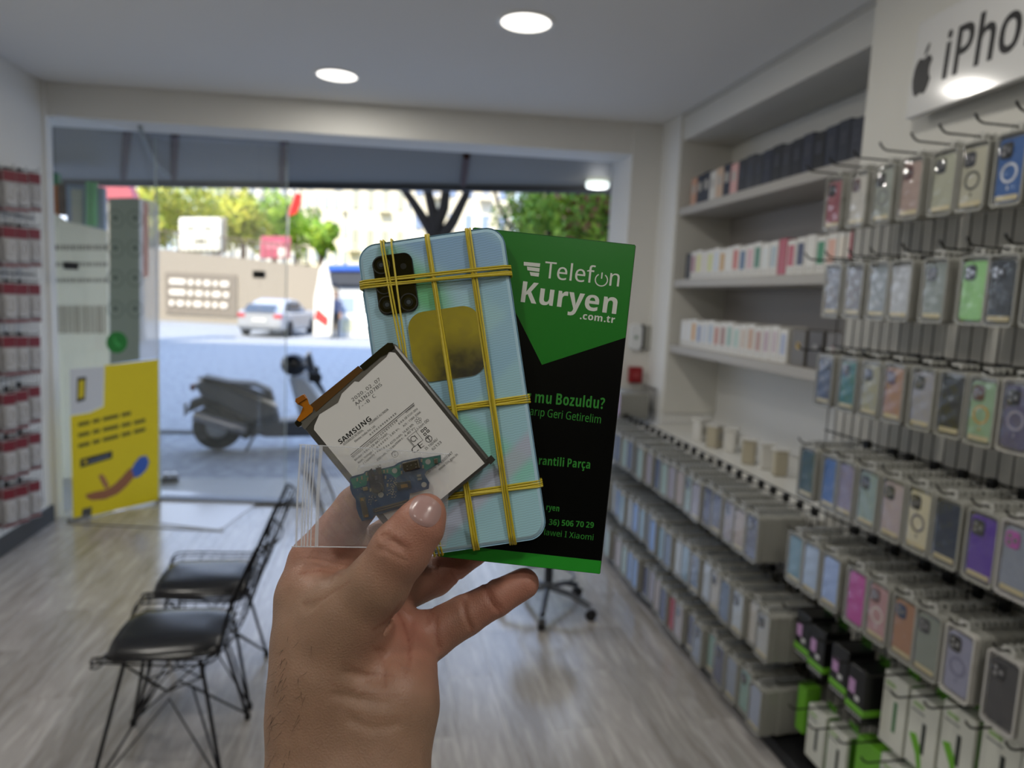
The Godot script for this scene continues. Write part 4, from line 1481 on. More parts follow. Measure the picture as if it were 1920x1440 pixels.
func racks() -> void:
	# ---- white shop sign over the near rack
	var s0 := hit(1700, 225, 0, 1.72)
	var s1 := hit(1706, 50, 0, 1.72)
	var sn := Vector3(-0.998, 0.045, -0.049).normalized()          # the board hangs a little askew
	var sxx := Vector3.UP.cross(sn).normalized()
	var sg := thing("shop_sign", "white glossy board with a black fruit emblem and lettering above the racks", "sign", Transform3D(Basis(sxx, sn.cross(sxx), sn), Vector3(1.712, s0.y, s0.z)))
	var sh := s1.y - s0.y
	part(sg, "board", boxm(Vector3(0.75, sh / 2, -0.012), Vector3(1.5, sh, 0.024), 0.003), mat(lin(0.66, 0.66, 0.65), 0.12))
	var ink := h("0c0c0d", 0.5)
	# emblem outline: a bitten apple and its leaf
	var ap := PackedVector2Array()
	for q in [[0.50, 0.70], [0.58, 0.73], [0.68, 0.76], [0.80, 0.73], [0.90, 0.64], [0.83, 0.57], [0.80, 0.47], [0.83, 0.36], [0.92, 0.28], [0.87, 0.16], [0.79, 0.05], [0.70, 0.0], [0.60, 0.02], [0.50, 0.05], [0.40, 0.02], [0.31, 0.0], [0.21, 0.06], [0.12, 0.19], [0.07, 0.36], [0.09, 0.54], [0.17, 0.68], [0.28, 0.75], [0.39, 0.74]]:
		ap.append(Vector2(q[0], q[1]))
	var lf := PackedVector2Array()
	for q in [[0.50, 0.78], [0.52, 0.88], [0.60, 0.97], [0.68, 1.0], [0.67, 0.91], [0.60, 0.82]]:
		lf.append(Vector2(q[0], q[1]))
	var e0 := hit(1708, 176, 0, 1.72)
	var e1 := hit(1752, 82, 0, 1.72)
	var em := MB.new()
	var ew := (e1.z - e0.z) * 1.18
	var eh := hit(1745, 80, 0, 1.72).y - hit(1730, 178, 0, 1.72).y
	var sc := Transform3D(Basis.from_scale(Vector3(ew, eh, 1.0)), Vector3(e0.z - s0.z, hit(1730, 178, 0, 1.72).y - s0.y, 0.0002))
	em.x = sc
	em.slab(ap, 0.0, 0.002)
	em.slab(lf, 0.0, 0.002)
	part(sg, "emblem", em, ink)
	var t0 := hit(1772, 150, 0, 1.72)
	var t1 := hit(1920, 118, 0, 1.72)
	var tw := (t1.z - t0.z) * 1.0
	var th := hit(1850, 25, 0, 1.72).y - hit(1843, 125, 0, 1.72).y
	var heavier := FontVariation.new()
	heavier.base_font = sans
	heavier.variation_embolden = 0.5
	# the frame shows the first four letters; the word goes on past it
	txt(sg, "lettering", "iPhone", t0.z - s0.z, hit(1773, 152, 0, 1.72).y - s0.y, tw * 1.62, th * 1.02, 0.0, ink, heavier, 0.003)

	# ---- wire grids
	wire_panel("wire_grid_panel", "black wire grid panel fixed to the near board wall", -2.51, 0.6, 0.1, 2.225, 1.742, [2.205, 1.893, 1.573, 1.24, 0.915, 0.58, 0.27, 0.13])
	wire_panel("wire_grid_panel", "black wire grid panel on the long low cupboard front", -4.9, -2.53, 0.1, 0.86, 1.742, [0.92, 0.6, 0.28, 0.13])
	solo("rack_plinth", "black plinth strip on the floor under the racks", "plinth", boxm(Vector3(1.625, 0.026, -2.0), Vector3(0.21, 0.05, 5.4), 0.003), h("141518", 0.55))

	# ---- near rows of packs: far-edge pixels of each pack at the height py
	var rows := [
		{"y": 1.995, "x": 1.575, "py": 380, "px": [1545, 1588, 1632, 1680, 1737, 1788, 1852, 1925], "n": 2, "row": "top"},
		{"y": 1.685, "x": 1.575, "py": 600, "px": [1537, 1575, 1618, 1658, 1718, 1787, 1837, 1907], "n": 2, "row": "second"},
		{"y": 1.365, "x": 1.575, "py": 790, "px": [1520, 1562, 1603, 1645, 1697, 1750, 1805, 1868], "n": 3, "row": "third"},
		{"y": 1.035, "x": 1.50, "py": 940, "px": [1490, 1533, 1560, 1602, 1648, 1697, 1750, 1815, 1880], "n": 8, "row": "fourth"},
		{"y": 0.71, "x": 1.495, "py": 1100, "px": [1468, 1498, 1535, 1584, 1625, 1675, 1720, 1780, 1865], "n": 9, "row": "fifth"}]
	var designs := [
		[["985a62", 1, "", true, "wine red"], ["c8c6c0", 3, "", true, "silver white"], ["9aa098", 1, "6c6f70", true, "grey clear"], ["a8948c", 3, "", true, "dusty rose"], ["a8aa98", 2, "", true, "clear glitter"], ["b0ae9c", 2, "3c4038", true, "clear"], ["3a5f98", 1, "c8ccd4", true, "blue"], ["8a8c8a", 1, "", true, "smoke grey"]],
		[["3c3e4c", 0, "", true, "navy grey"], ["5c5a5e", 0, "", true, "mirror silver"], ["7c8488", 0, "", true, "teal silver"], ["a8acb0", 0, "", true, "frosted white"], ["86908c", 2, "", true, "pale green"], ["86c070", 1, "", false, "bright green"], ["1c2428", 1, "", true, "black"], ["6c6e74", 1, "", true, "dark grey"]],
		[["3c4252", 2, "", true, "charcoal blue"], ["2c6a60", 2, "", true, "teal green"], ["9c9a80", 2, "", true, "clear champagne"], ["a47c5c", 3, "", true, "copper orange"], ["9898a0", 2, "", true, "silver and gold"], ["2c2e2a", 0, "", true, "black olive"], ["8aa888", 3, "b89440", true, "mint"], ["5c5a78", 1, "9896a8", false, "purple grey", "a8a6a0"]],
		[["2c4a48", 0, "", true, "dark green"], ["4068a8", 0, "", true, "royal blue"], ["8a84a0", 0, "", true, "lavender"], ["8ca09c", 2, "", true, "sea green clear"], ["b0a4a8", 2, "", true, "pearl rose"], ["c8c2a8", 2, "5a5660", true, "cream"], ["283448", 0, "", true, "navy"], ["5c3e9c", 2, "", true, "purple"], ["8890a0", 4, "", true, "iridescent clear", "b4b2b0"]],
		[["5a8494", 0, "", true, "teal blue"], ["a0b4d0", 0, "", true, "ice blue"], ["98b0e0", 0, "", true, "sky blue"], ["b43c98", 0, "", false, "magenta"], ["b0888c", 3, "c8c0bc", true, "pink"], ["a0765c", 5, "", true, "brown"], ["808880", 2, "", true, "grey green"], ["8e90a8", 1, "6c6c88", false, "lilac", "c4c2bc"], ["3a3a3c", 1, "", false, "black", "b8b6b2"]]]
	var back_src: Node3D = null
	for r in 5:
		var R: Dictionary = rows[r]
		var zr := 0.0
		for i in R.px.size():
			var D: Array = designs[r][i]
			var p := hit(R.px[i], R.py, 0, R.x)
			var zc := p.z + 0.052
			zr = zc
			var ring_note := " with ring" if D[2] else ""
			var lb := "%s phone case%s in clear pack on the %s hook row" % [D[4], ring_note, R.row]
			var tr := Transform3D(Basis(Vector3.UP, -PI / 2 + rng.randf_range(-0.015, 0.015)), Vector3(R.x + 0.0165, R.y + rng.randf_range(-0.002, 0.0015), zc))
			case_pack(tr, lb, "", D[0], D[1], D[2], D[3], D[5] if D.size() > 5 else "")
			hook(Vector3(1.742, R.y + 0.2015, zc), "black wire hook holding the %s case, %s row of the near rack" % [D[4], R.row], "hooks of the near rack")
			var n: int = R.n + (1 if (i * 5 + r) % 3 == 0 else 0)
			for k in n:
				var t2 := Transform3D(Basis(Vector3.UP, -PI / 2 + rng.randf_range(-0.012, 0.012)), Vector3(R.x + 0.0185 * (k + 1) + 0.0165, R.y + 0.095 + rng.randf_range(-0.002, 0.0015), zc + rng.randf_range(-0.003, 0.003)))
				var lb2 := "clear phone case pack stacked behind the %s case, %s hook row" % [D[4], R.row]
				if back_src == null:
					back_src = solo("stacked_case_pack", lb2, "phone case", pm("back"), tray_mat(), t2, "phone case packs stacked on the near hooks")
				else:
					copy(back_src, "stacked_case_pack", t2, lb2, "phone case packs stacked on the near hooks")
		# the rows go on past the frame
		for i in 4:
			var zc := zr + 0.108 * (i + 1)
			var t3 := Transform3D(Basis(Vector3.UP, -PI / 2), Vector3(R.x + 0.0165, R.y + 0.095, zc))
			var c3: Node3D = copy(back_src, "stacked_case_pack", t3, "plain grey phone case pack at the near end of the %s hook row" % R.row, "phone case packs at the near end of the rack")

	# ---- long low rack: three rows running to the pillar
	var muted := ["8a94a4", "a4acb4", "6c7c94", "b0b2b0", "94a8a0", "585c74", "9aa4b8", "7c98a8", "c0bcb4", "4c5468", "a89c98", "84a49c", "6c90c8", "b8c0c8", "5c6478", "98929c"]
	var lows := [[0.70, "upper"], [0.365, "middle"], [0.066, "bottom"]]
	var extra := MB.new()
	for r in 3:
		for i in 24:
			var zc: float = [-2.42, -2.37, -2.38][r] - 0.104 * i
			if r == 0 and i == 0:
				continue
			var fx := 1.462 + rng.randf_range(-0.008, 0.018)
			var y: float = lows[r][0] + rng.randf_range(-0.006, 0.006)
			var tr := Transform3D(Basis(Vector3.UP, -PI / 2 + rng.randf_range(-0.012, 0.012)), Vector3(fx + 0.0165, y, zc))
			var c: String = muted[(i * 5 + r * 3 + (i / 4)) % 16]
			var lb := "%s phone case pack, foremost on its hook, %s row of the low rack" % [cname(c), lows[r][1]]
			if r == 2 and i == 8:
				c = "a03438"
				lb = "dark red phone case pack on the bottom row of the low rack"
			if r == 0 and i == 5:
				c = "3c3a58"
			if r == 2 and i in [13, 14]:
				c = "7898c8"
			if i < 8:
				case_pack(tr, lb, "phone case packs on the low rack", c, [0, 2, 0, 1][(i + r) % 4], "", i % 2 == 0)
			else:
				var o := thing("phone_case_pack", lb, "phone case", tr, "phone case packs on the low rack")
				part(o, "frame", pm("frame"), tray_mat(), at(Vector3(0, 0.095, 0)))
				part(o, "case", pm("case"), h(c, 0.22), at(Vector3(0, 0.093, 0)))
				part(o, "hang_tab", pm("tab"), mat(lin(0.5, 0.5, 0.47), 0.2), at(Vector3(0, 0.2, 0)))
			hook(Vector3(1.742, y + 0.2015, zc), "black wire display hook on the %s row of the low rack" % lows[r][1], "hooks of the low rack", 1.02)
			for k in 10:
				var xb := fx + 0.019 * (k + 1) + 0.0165
				if xb > 1.73:
					break
				var t2 := Transform3D(Basis(Vector3.UP, -PI / 2 + rng.randf_range(-0.012, 0.012)), Vector3(xb, y + 0.095 + rng.randf_range(-0.002, 0.0015), zc + rng.randf_range(-0.003, 0.003)))
				if i < (2 if r == 0 else 1):
					copy(back_src, "stacked_case_pack", t2, "clear phone case pack in the end stack of the low rack, %s row" % lows[r][1], "phone case packs in the end stacks of the low rack")
				else:
					extra.x = t2
					extra.slab(rrect(0.097, 0.19, 0.013, 2), 0.0, 0.0165)
					extra.ring(shift(rrect(0.036, 0.024, 0.006, 1), Vector2(0, 0.1045)), shift(rrect(0.018, 0.011, 0.004, 1), Vector2(0, 0.1045)), 0.006, 0.0072)
	var ex_o := part(self, "stacked_case_packs", extra, tray_mat())
	ex_o.set_meta("kind", "stuff")
	tag(ex_o, "rest of the grey phone case packs stacked along the low rack hooks", "phone cases")
	# taller end rack by the pillar
	wire_panel("wire_grid_panel", "short wire grid panel beside the pillar above the low rack", -5.03, -4.76, 0.87, 1.12, 1.935, [1.1, 0.95])
	for i in 2:
		for k in 11:
			var zc := -4.975 + 0.11 * i
			var tr := Transform3D(Basis(Vector3.UP, -PI / 2), Vector3(1.70 + 0.02 * k, 0.875, zc))
			if k == 0:
				case_pack(tr, "phone case pack hanging beside the pillar above the low rack", "packs hanging beside the pillar", ["9cc0b0", "a85c64", "8a8e90"][i], 0, "", false)
			else:
				tr.origin.y += 0.095
				copy(back_src, "stacked_case_pack", tr, "clear phone case pack stacked beside the pillar", "packs stacked beside the pillar")
	charger_boxes()


func charger_boxes() -> void:
	var black := h("101112", 0.3)
	var green := h("4f8a1e", 0.35)
	var lime := h("6aae2c", 0.35)
	var pale := h("d4d6cc", 0.35)
	# black boxes with a green band and a pink picture
	var bl := [[1487, 1222, 0.42], [1512, 1252, 0.42], [1552, 1290, 0.42], [1582, 1330, 0.42]]
	for i in 4:
		var x := 1.52
		var p := hit(bl[i][0], bl[i][1], 0, x)
		var o := thing("earphone_box", ["black box with pink picture hanging beside the end stack of cases", "black box with pink picture, second along from the end stack", "black box with pink picture, third along from the end stack", "black box with pink picture next to the white green boxes"][i], "box", Transform3D(Basis(Vector3.UP, -PI / 2), Vector3(x + 0.05, p.y, p.z + 0.045)))
		part(o, "carton", boxm(Vector3(0, 0.085, 0), Vector3(0.086, 0.17, 0.10), 0.002), black)
		part(o, "green_band", boxm(Vector3(0, 0.035, 0), Vector3(0.088, 0.022, 0.102), 0.001), lime)
		part(o, "picture", boxm(Vector3(-0.018, 0.1, 0.0505), Vector3(0.03, 0.045, 0.001)), h("b890bc", 0.4))
		part(o, "earbud", boxm(Vector3(0.01, 0.07, 0.051), Vector3(0.02, 0.016, 0.003), 0.001), h("c8c8c8", 0.3))
		part(o, "hang_tab", boxm(Vector3(0, 0.185, -0.045), Vector3(0.05, 0.03, 0.002), 0.0005), h("3c6a1c", 0.4))
		for q in 6:
			part(o, "print_dot", boxm(Vector3(-0.033 + 0.013 * q, 0.014, 0.0503), Vector3(0.008, 0.009, 0.0008)), h("a8aaa8", 0.5))
		hook(Vector3(1.742, p.y + 0.19, p.z + 0.045), "black wire hook holding a black earphone box", "hooks of the charger boxes", 1.1)
	# white and green boxes: left bottom pixel of the front, width, height, kind
	var wb := [[1646, 1383, 0.1, 0.23, 0], [1694, 1420, 0.11, 0.22, 0], [1755, 1440, 0.11, 0.21, 0], [1828, 1475, 0.12, 0.2, 0], [1900, 1520, 0.12, 0.2, 0], [1490, 1362, 0.05, 0.18, 1], [1508, 1412, 0.1, 0.2, 0], [1545, 1452, 0.1, 0.2, 0], [1600, 1450, 0.11, 0.14, 1], [1640, 1520, 0.11, 0.2, 0], [1700, 1560, 0.11, 0.2, 0]]
	for i in wb.size():
		var W: Array = wb[i]
		var x := 1.56
		var p := hit(W[0], W[1], 0, x)
		p.y = maxf(p.y, 0.065)
		var kind: int = W[4]
		var lb: String = "plain bright green charger box hanging on the low hooks" if kind else "white and green charger box hanging on the low hooks"
		var names := ["white green cable box beside the black boxes", "white box with green swoosh and cable picture", "white box with a green and yellow cable picture", "white charger box with grey lettering beside black case", "", "", "white box with dark cable, below the black boxes", "white box with dark cable next to a plain green box", "", "", ""]
		if names[i]:
			lb = names[i]
		var o := thing("charger_box", lb, "box", Transform3D(Basis(Vector3.UP, -PI / 2), Vector3(x + 0.03, p.y, p.z + W[2] / 2)), "charger boxes on the low hooks")
		part(o, "carton", boxm(Vector3(0, W[3] / 2, 0), Vector3(W[2], W[3], 0.06), 0.0015), lime if kind else pale)
		if kind == 0:
			part(o, "green_side", boxm(Vector3(W[2] / 2, W[3] / 2, -0.004), Vector3(0.0016, W[3] * 0.99, 0.045)), green)
			part(o, "green_top", boxm(Vector3(0.01, W[3] + 0.012, -0.02), Vector3(W[2] * 0.5, 0.026, 0.003), 0.0008), green)
			part(o, "cable_picture", boxm(Vector3(0.008, W[3] * 0.45, 0.0305), Vector3(0.014, W[3] * 0.42, 0.001)), h("2c3430" if i != 0 else "4a7a50", 0.4))
			if i == 1 or i == 2:
				var sw := MB.new()
				sw.slab(PackedVector2Array([Vector2(-0.045, 0.09), Vector2(-0.02, 0.1), Vector2(0.0, 0.07), Vector2(0.012, 0.01), Vector2(0.0, 0.0), Vector2(-0.012, 0.04)]), 0.03, 0.0312)
				part(o, "swoosh", sw, lime)
			part(o, "print_line", boxm(Vector3(-0.02, W[3] * 0.85, 0.0305), Vector3(0.04, 0.012, 0.001)), h("9ab87c", 0.4))
			part(o, "print_line", boxm(Vector3(-0.02, W[3] * 0.76, 0.0305), Vector3(0.05, 0.006, 0.001)), h("8c908c", 0.4))
		hook(Vector3(1.742, p.y + W[3] + 0.008, p.z + W[2] / 2), "black wire hook holding a charger box", "hooks of the charger boxes", 1.05)


func left_wall() -> void:
	# cable packs on hooks; each with a red head
	var red := h("741c28", 0.4)
	var grey := h("a8a6a6", 0.3)
	var src: Node3D = null
	var tops := [318, 424, 530, 630, 738, 826, 916]
	wire_panel_left()
	for r in 7:
		for c in 3:
			var p := hit([16, 40, 64][c], tops[r] + [0, 4, 6][c] * (1 - r / 3.2), 0, -2.16)
			if r > 3:
				p = hit([16, 40, 64][c], tops[r] - [0, 6, 14][c], 0, -2.16)
			var y := p.y - 0.24
			for k in 2:
				var tr := Transform3D(Basis(Vector3.UP, PI / 2 - 0.55), Vector3(-2.16 - 0.05 * k, y, p.z))
				var lb := "red and white cable pack on %s hook of rack row %s, end wall" % [["the far", "the middle", "the pier-side"][c], ["one", "two", "three", "four", "five", "six", "seven"][r]]
				if k:
					lb = "cable pack hanging behind another on the end wall rack"
				if src == null:
					src = thing("cable_pack", lb, "cable pack", tr, "cable packs on the end wall rack")
					part(src, "backing_card", boxm(Vector3(0, 0.12, 0), Vector3(0.08, 0.24, 0.003), 0.0008), grey)
					part(src, "red_header", boxm(Vector3(0, 0.205, 0.003), Vector3(0.074, 0.06, 0.003), 0.0008), red)
					part(src, "blister", slabm(shift(rrect(0.07, 0.13, 0.02), Vector2(0, 0.1)), 0.002, 0.02, 0.006), h("b4b4b6", 0.15))
					var cb := MB.new()
					var pts := []
					for i in 40:
						var a := TAU * i / 13.0
						pts.append(Vector3(cos(a) * 0.02, 0.11 + sin(a) * 0.036, 0.022 + 0.0004 * i / 10.0))
					cb.tube(pts, 0.0035, 5)
					part(src, "cable", cb, h("c4c4c6", 0.3))
					part(src, "red_footer", boxm(Vector3(0, 0.014, 0.003), Vector3(0.074, 0.014, 0.003), 0.0008), red)
				else:
					copy(src, "cable_pack", tr, lb)
			var hk := copy(hook_src, "display_hook", Transform3D(Basis(Vector3.UP, PI / 2), Vector3(-2.25, y + 0.25, p.z)), "dark wire hook of the end wall rack with cable packs", "hooks of the end wall rack")
			hk.get_child(0).scale.z = 0.42


func wire_panel_left() -> void:
	var o := thing("wire_grid_panel", "dark wire grid on the end wall behind the cable packs", "grid rack", at(Vector3(-2.258, 0, 0)))
	var b := MB.new()
	for i in 24:
		var z := -5.2 + i * 0.06
		b.tube([Vector3(0, 0.15, z), Vector3(0, 2.35, z)], 0.0026, 5)
	part(o, "upright_wires", b, h("4a4846", 0.4, 0.4)).set_meta("kind", "stuff")
	for y in [0.2, 0.47, 0.8, 1.08, 1.45, 1.72, 2.08, 2.34]:
		part(o, "cross_wire", tubem([Vector3(0.006, y, -5.2), Vector3(0.006, y, -3.8)], 0.004, 6), h("3a3836", 0.4, 0.4))


# a wire shell chair; local +x is forwards
func shell_pt(u: float, v: float) -> Vector3:
	var prof := [Vector2(0.215, 0.435), Vector2(0.20, 0.462), Vector2(0.1, 0.458), Vector2(-0.03, 0.45), Vector2(-0.14, 0.447), Vector2(-0.195, 0.472), Vector2(-0.232, 0.545), Vector2(-0.27, 0.66), Vector2(-0.315, 0.78), Vector2(-0.335, 0.835)]
	var f := v * (prof.size() - 1)
	var i := mini(int(f), prof.size() - 2)
	var q: Vector2 = prof[i].lerp(prof[i + 1], f - i)
	var half := 0.205 + 0.035 * sin(PI * clampf(v * 1.25, 0.0, 1.0)) - 0.04 * maxf(0.0, v - 0.75) * 4.0
	var lift := 0.045 * pow(absf(u), 3.0) * (1.0 if v < 0.55 else 1.0 - (v - 0.55) * 2.0)
	var fwd := 0.05 * pow(absf(u), 2.5) * smoothstep(0.45, 0.75, v)
	return Vector3(q.x + fwd, q.y + lift, u * half)


func wire_chair(label: String, tr: Transform3D, pad: bool) -> void:
	var steel := h("1c1c20", 0.3, 0.7)
	var o := thing("wire_chair", label, "chair", tr, "wire chairs with black pads")
	var wires := MB.new()
	for i in 11:
		var u := -1.0 + 0.2 * i
		var pts := []
		for k in 24:
			pts.append(shell_pt(u, k / 23.0))
		wires.tube(pts, 0.0019, 5)
	for i in 14:
		var v := i / 13.0
		var pts := []
		for k in 13:
			pts.append(shell_pt(-1.0 + k / 6.0, v))
		wires.tube(pts, 0.0019, 5)
	part(o, "wire_shell", wires, steel)
	for off in [0.0, 0.018]:
		var rim := []
		for k in 24:
			rim.append(shell_pt(-1.0, k / 23.0) + Vector3(0, -off, 0))
		for k in range(1, 12):
			rim.append(shell_pt(-1.0 + k / 6.0, 1.0) + Vector3(-off * 0.6, -off * 0.5, 0))
		for k in 24:
			rim.append(shell_pt(1.0, 1.0 - k / 23.0) + Vector3(0, -off, 0))
		for k in range(1, 12):
			rim.append(shell_pt(1.0 - k / 6.0, 0.0) + Vector3(0, -off, 0))
		part(o, "rim_wire", tubem(rim, 0.0038, 6, true), steel)
	if pad:
		var p := MB.new()
		var secs := []
		for s in [[-0.165, 0.14], [-0.15, 0.165], [-0.08, 0.182], [0.05, 0.19], [0.15, 0.188], [0.178, 0.175], [0.19, 0.14]]:
			var l := []
			var drop := 0.006 if absf(s[0] - 0.01) > 0.16 else 0.0
			for i in 15:
				var q := -1.0 + i / 7.0
				l.append(Vector3(s[0], 0.468 + 0.028 * (1.0 - pow(absf(q), 5.0)) + 0.010 - drop + 0.0012 * sin(s[0] * 40.0 + q * 5.0), q * s[1]))
			for i in 5:
				l.append(Vector3(s[0], 0.466, (1.0 - i * 0.5) * s[1] * 0.97))
			secs.append(l)
		p.loft(secs)
		part(o, "seat_pad", p, h("131316", 0.24))
	# wire base
	for sx in [-1, 1]:
		for sz in [-1, 1]:
			var top := Vector3(0.02 + sx * 0.12, 0.44, sz * 0.13)
			var ft := Vector3(0.02 + sx * 0.21, 0.012, sz * 0.215)
			var leg := part(o, "leg", tubem([top, ft], 0.0065, 8), steel)
			var g := MB.new()
			g.lathe([Vector2(0, 0), Vector2(0.012, 0), Vector2(0.012, 0.02), Vector2(0.006, 0.03)], 10)
			part(leg, "glide", g, h("0c0c0e", 0.6), at(Vector3(ft.x, 0, ft.z)))
	var br := MB.new()
	for s in [-1, 1]:
		br.tube([Vector3(0.23, 0.02, s * 0.215), Vector3(0.02, 0.26, s * 0.06), Vector3(-0.19, 0.02, s * 0.215)], 0.0042, 6)
		br.tube([Vector3(0.02 + s * 0.21, 0.02, 0.215), Vector3(0.02 + s * 0.06, 0.27, 0.0), Vector3(0.02 + s * 0.21, 0.02, -0.215)], 0.0042, 6)
		br.tube([Vector3(0.14, 0.43, s * 0.13), Vector3(0.02, 0.3, s * 0.08), Vector3(-0.1, 0.43, s * 0.13)], 0.0036, 6)
		br.tube([Vector3(0.02 + s * 0.12, 0.43, 0.13), Vector3(0.02 + s * 0.09, 0.3, 0.0), Vector3(0.02 + s * 0.12, 0.43, -0.13)], 0.0036, 6)
	br.tube([Vector3(0.12, 0.3, 0), Vector3(0.02, 0.3, 0.08), Vector3(-0.07, 0.3, 0), Vector3(0.02, 0.3, -0.08)], 0.0036, 6, true)
	part(o, "cross_braces", br, steel)


func seats() -> void:
	wire_chair("black wire chair with a shiny black seat pad standing before its twin", at(Vector3(-0.685, 0, -2.555), PI), true)
	wire_chair("black wire chair with a shiny black pad, nearer the glass front", at(Vector3(-0.69, 0, -3.055), PI), true)
	wire_chair("wire chair without a pad, back to back with the padded pair", at(Vector3(-0.04, 0, -3.56), 0.0), false)
	# swivel stool by the rack
	var o := thing("swivel_stool", "white swivel stool with dark castors near the low rack", "stool", at(Vector3(0.93, 0, -3.66)))
	var gr := h("5c6066", 0.3, 0.5)
	for k in 5:
		var a := TAU * k / 5 - 0.65
		var d := Vector3(cos(a), 0, -sin(a))
		part(o, "base_arm", tubem([Vector3(0, 0.13, 0), d * 0.14 + Vector3(0, 0.115, 0), d * 0.25 + Vector3(0, 0.075, 0)], 0.016, 8), gr)
		var w := MB.new()
		w.lathe([Vector2(0, -0.02), Vector2(0.028, -0.018), Vector2(0.03, 0), Vector2(0.028, 0.018), Vector2(0, 0.02)], 14)
		part(o, "caster", w, h("0e0e10", 0.5), Transform3D(Basis(d, PI / 2) , d * 0.26 + Vector3(0, 0.03, 0)))
	part(o, "column", tubem([Vector3(0, 0.12, 0), Vector3(0, 0.4, 0)], 0.024, 12), h("3c3f44", 0.3, 0.6))
	var seat := MB.new()
	seat.lathe([Vector2(0, 0.39), Vector2(0.16, 0.395), Vector2(0.19, 0.41), Vector2(0.195, 0.43), Vector2(0.185, 0.45), Vector2(0.15, 0.46), Vector2(0, 0.463)], 28)
	part(o, "seat", seat, h("d4d6d8", 0.35))
	var fr := MB.new()
	var fp := []
	for k in 18:
		var a := TAU * k / 18
		fp.append(Vector3(cos(a) * 0.14, 0.2, sin(a) * 0.14))
	fr.tube(fp, 0.008, 6, true)
	part(o, "foot_ring", fr, gr)


# lettering along a baseline given by two pixels, on a held thing's face
func script_line(par: Node, tr: Transform3D, depth: float, z: float, s: String, p0: Vector2, p1: Vector2, cap_px: float, mt: Material, fnt: Font, nm := "lettering") -> void:
	var a := local(tr, p0.x, p0.y, depth)
	var b := local(tr, p1.x, p1.y, depth)
	var ref := TextMesh.new()
	ref.font = fnt
	ref.font_size = 48
	ref.pixel_size = 0.01
	ref.depth = 0.02
	ref.text = "H"
	var rb := ref.get_aabb()
	var m := TextMesh.new()
	m.font = fnt
	m.font_size = 48
	m.pixel_size = 0.01
	m.depth = 0.02
	m.curve_step = 1.0
	m.text = s
	m.material = mt
	var bb := m.get_aabb()
	var ky := cap_px * depth / F / rb.size.y
	var kx := a.distance_to(b) / bb.size.x
	var d := (b - a).normalized()
	var bs := Basis(Vector3(d.x, d.y, 0) * kx, Vector3(-d.y, d.x, 0) * ky, Vector3(0, 0, 0.00012 / 0.02))
	var o := MeshInstance3D.new()
	o.name = nm
	o.mesh = m
	par.add_child(o, true)
	o.transform = Transform3D(bs, Vector3(a.x, a.y, z) - bs * Vector3(bb.position.x, rb.position.y, 0))


func quad_px(tr: Transform3D, depth: float, pts: Array) -> PackedVector2Array:
	var o := PackedVector2Array()
	for p in pts:
		o.append(local(tr, p[0], p[1], depth))
	return o


func foreground() -> void:
	phone()
	carton()
	battery()
	hand()
	board_bag()


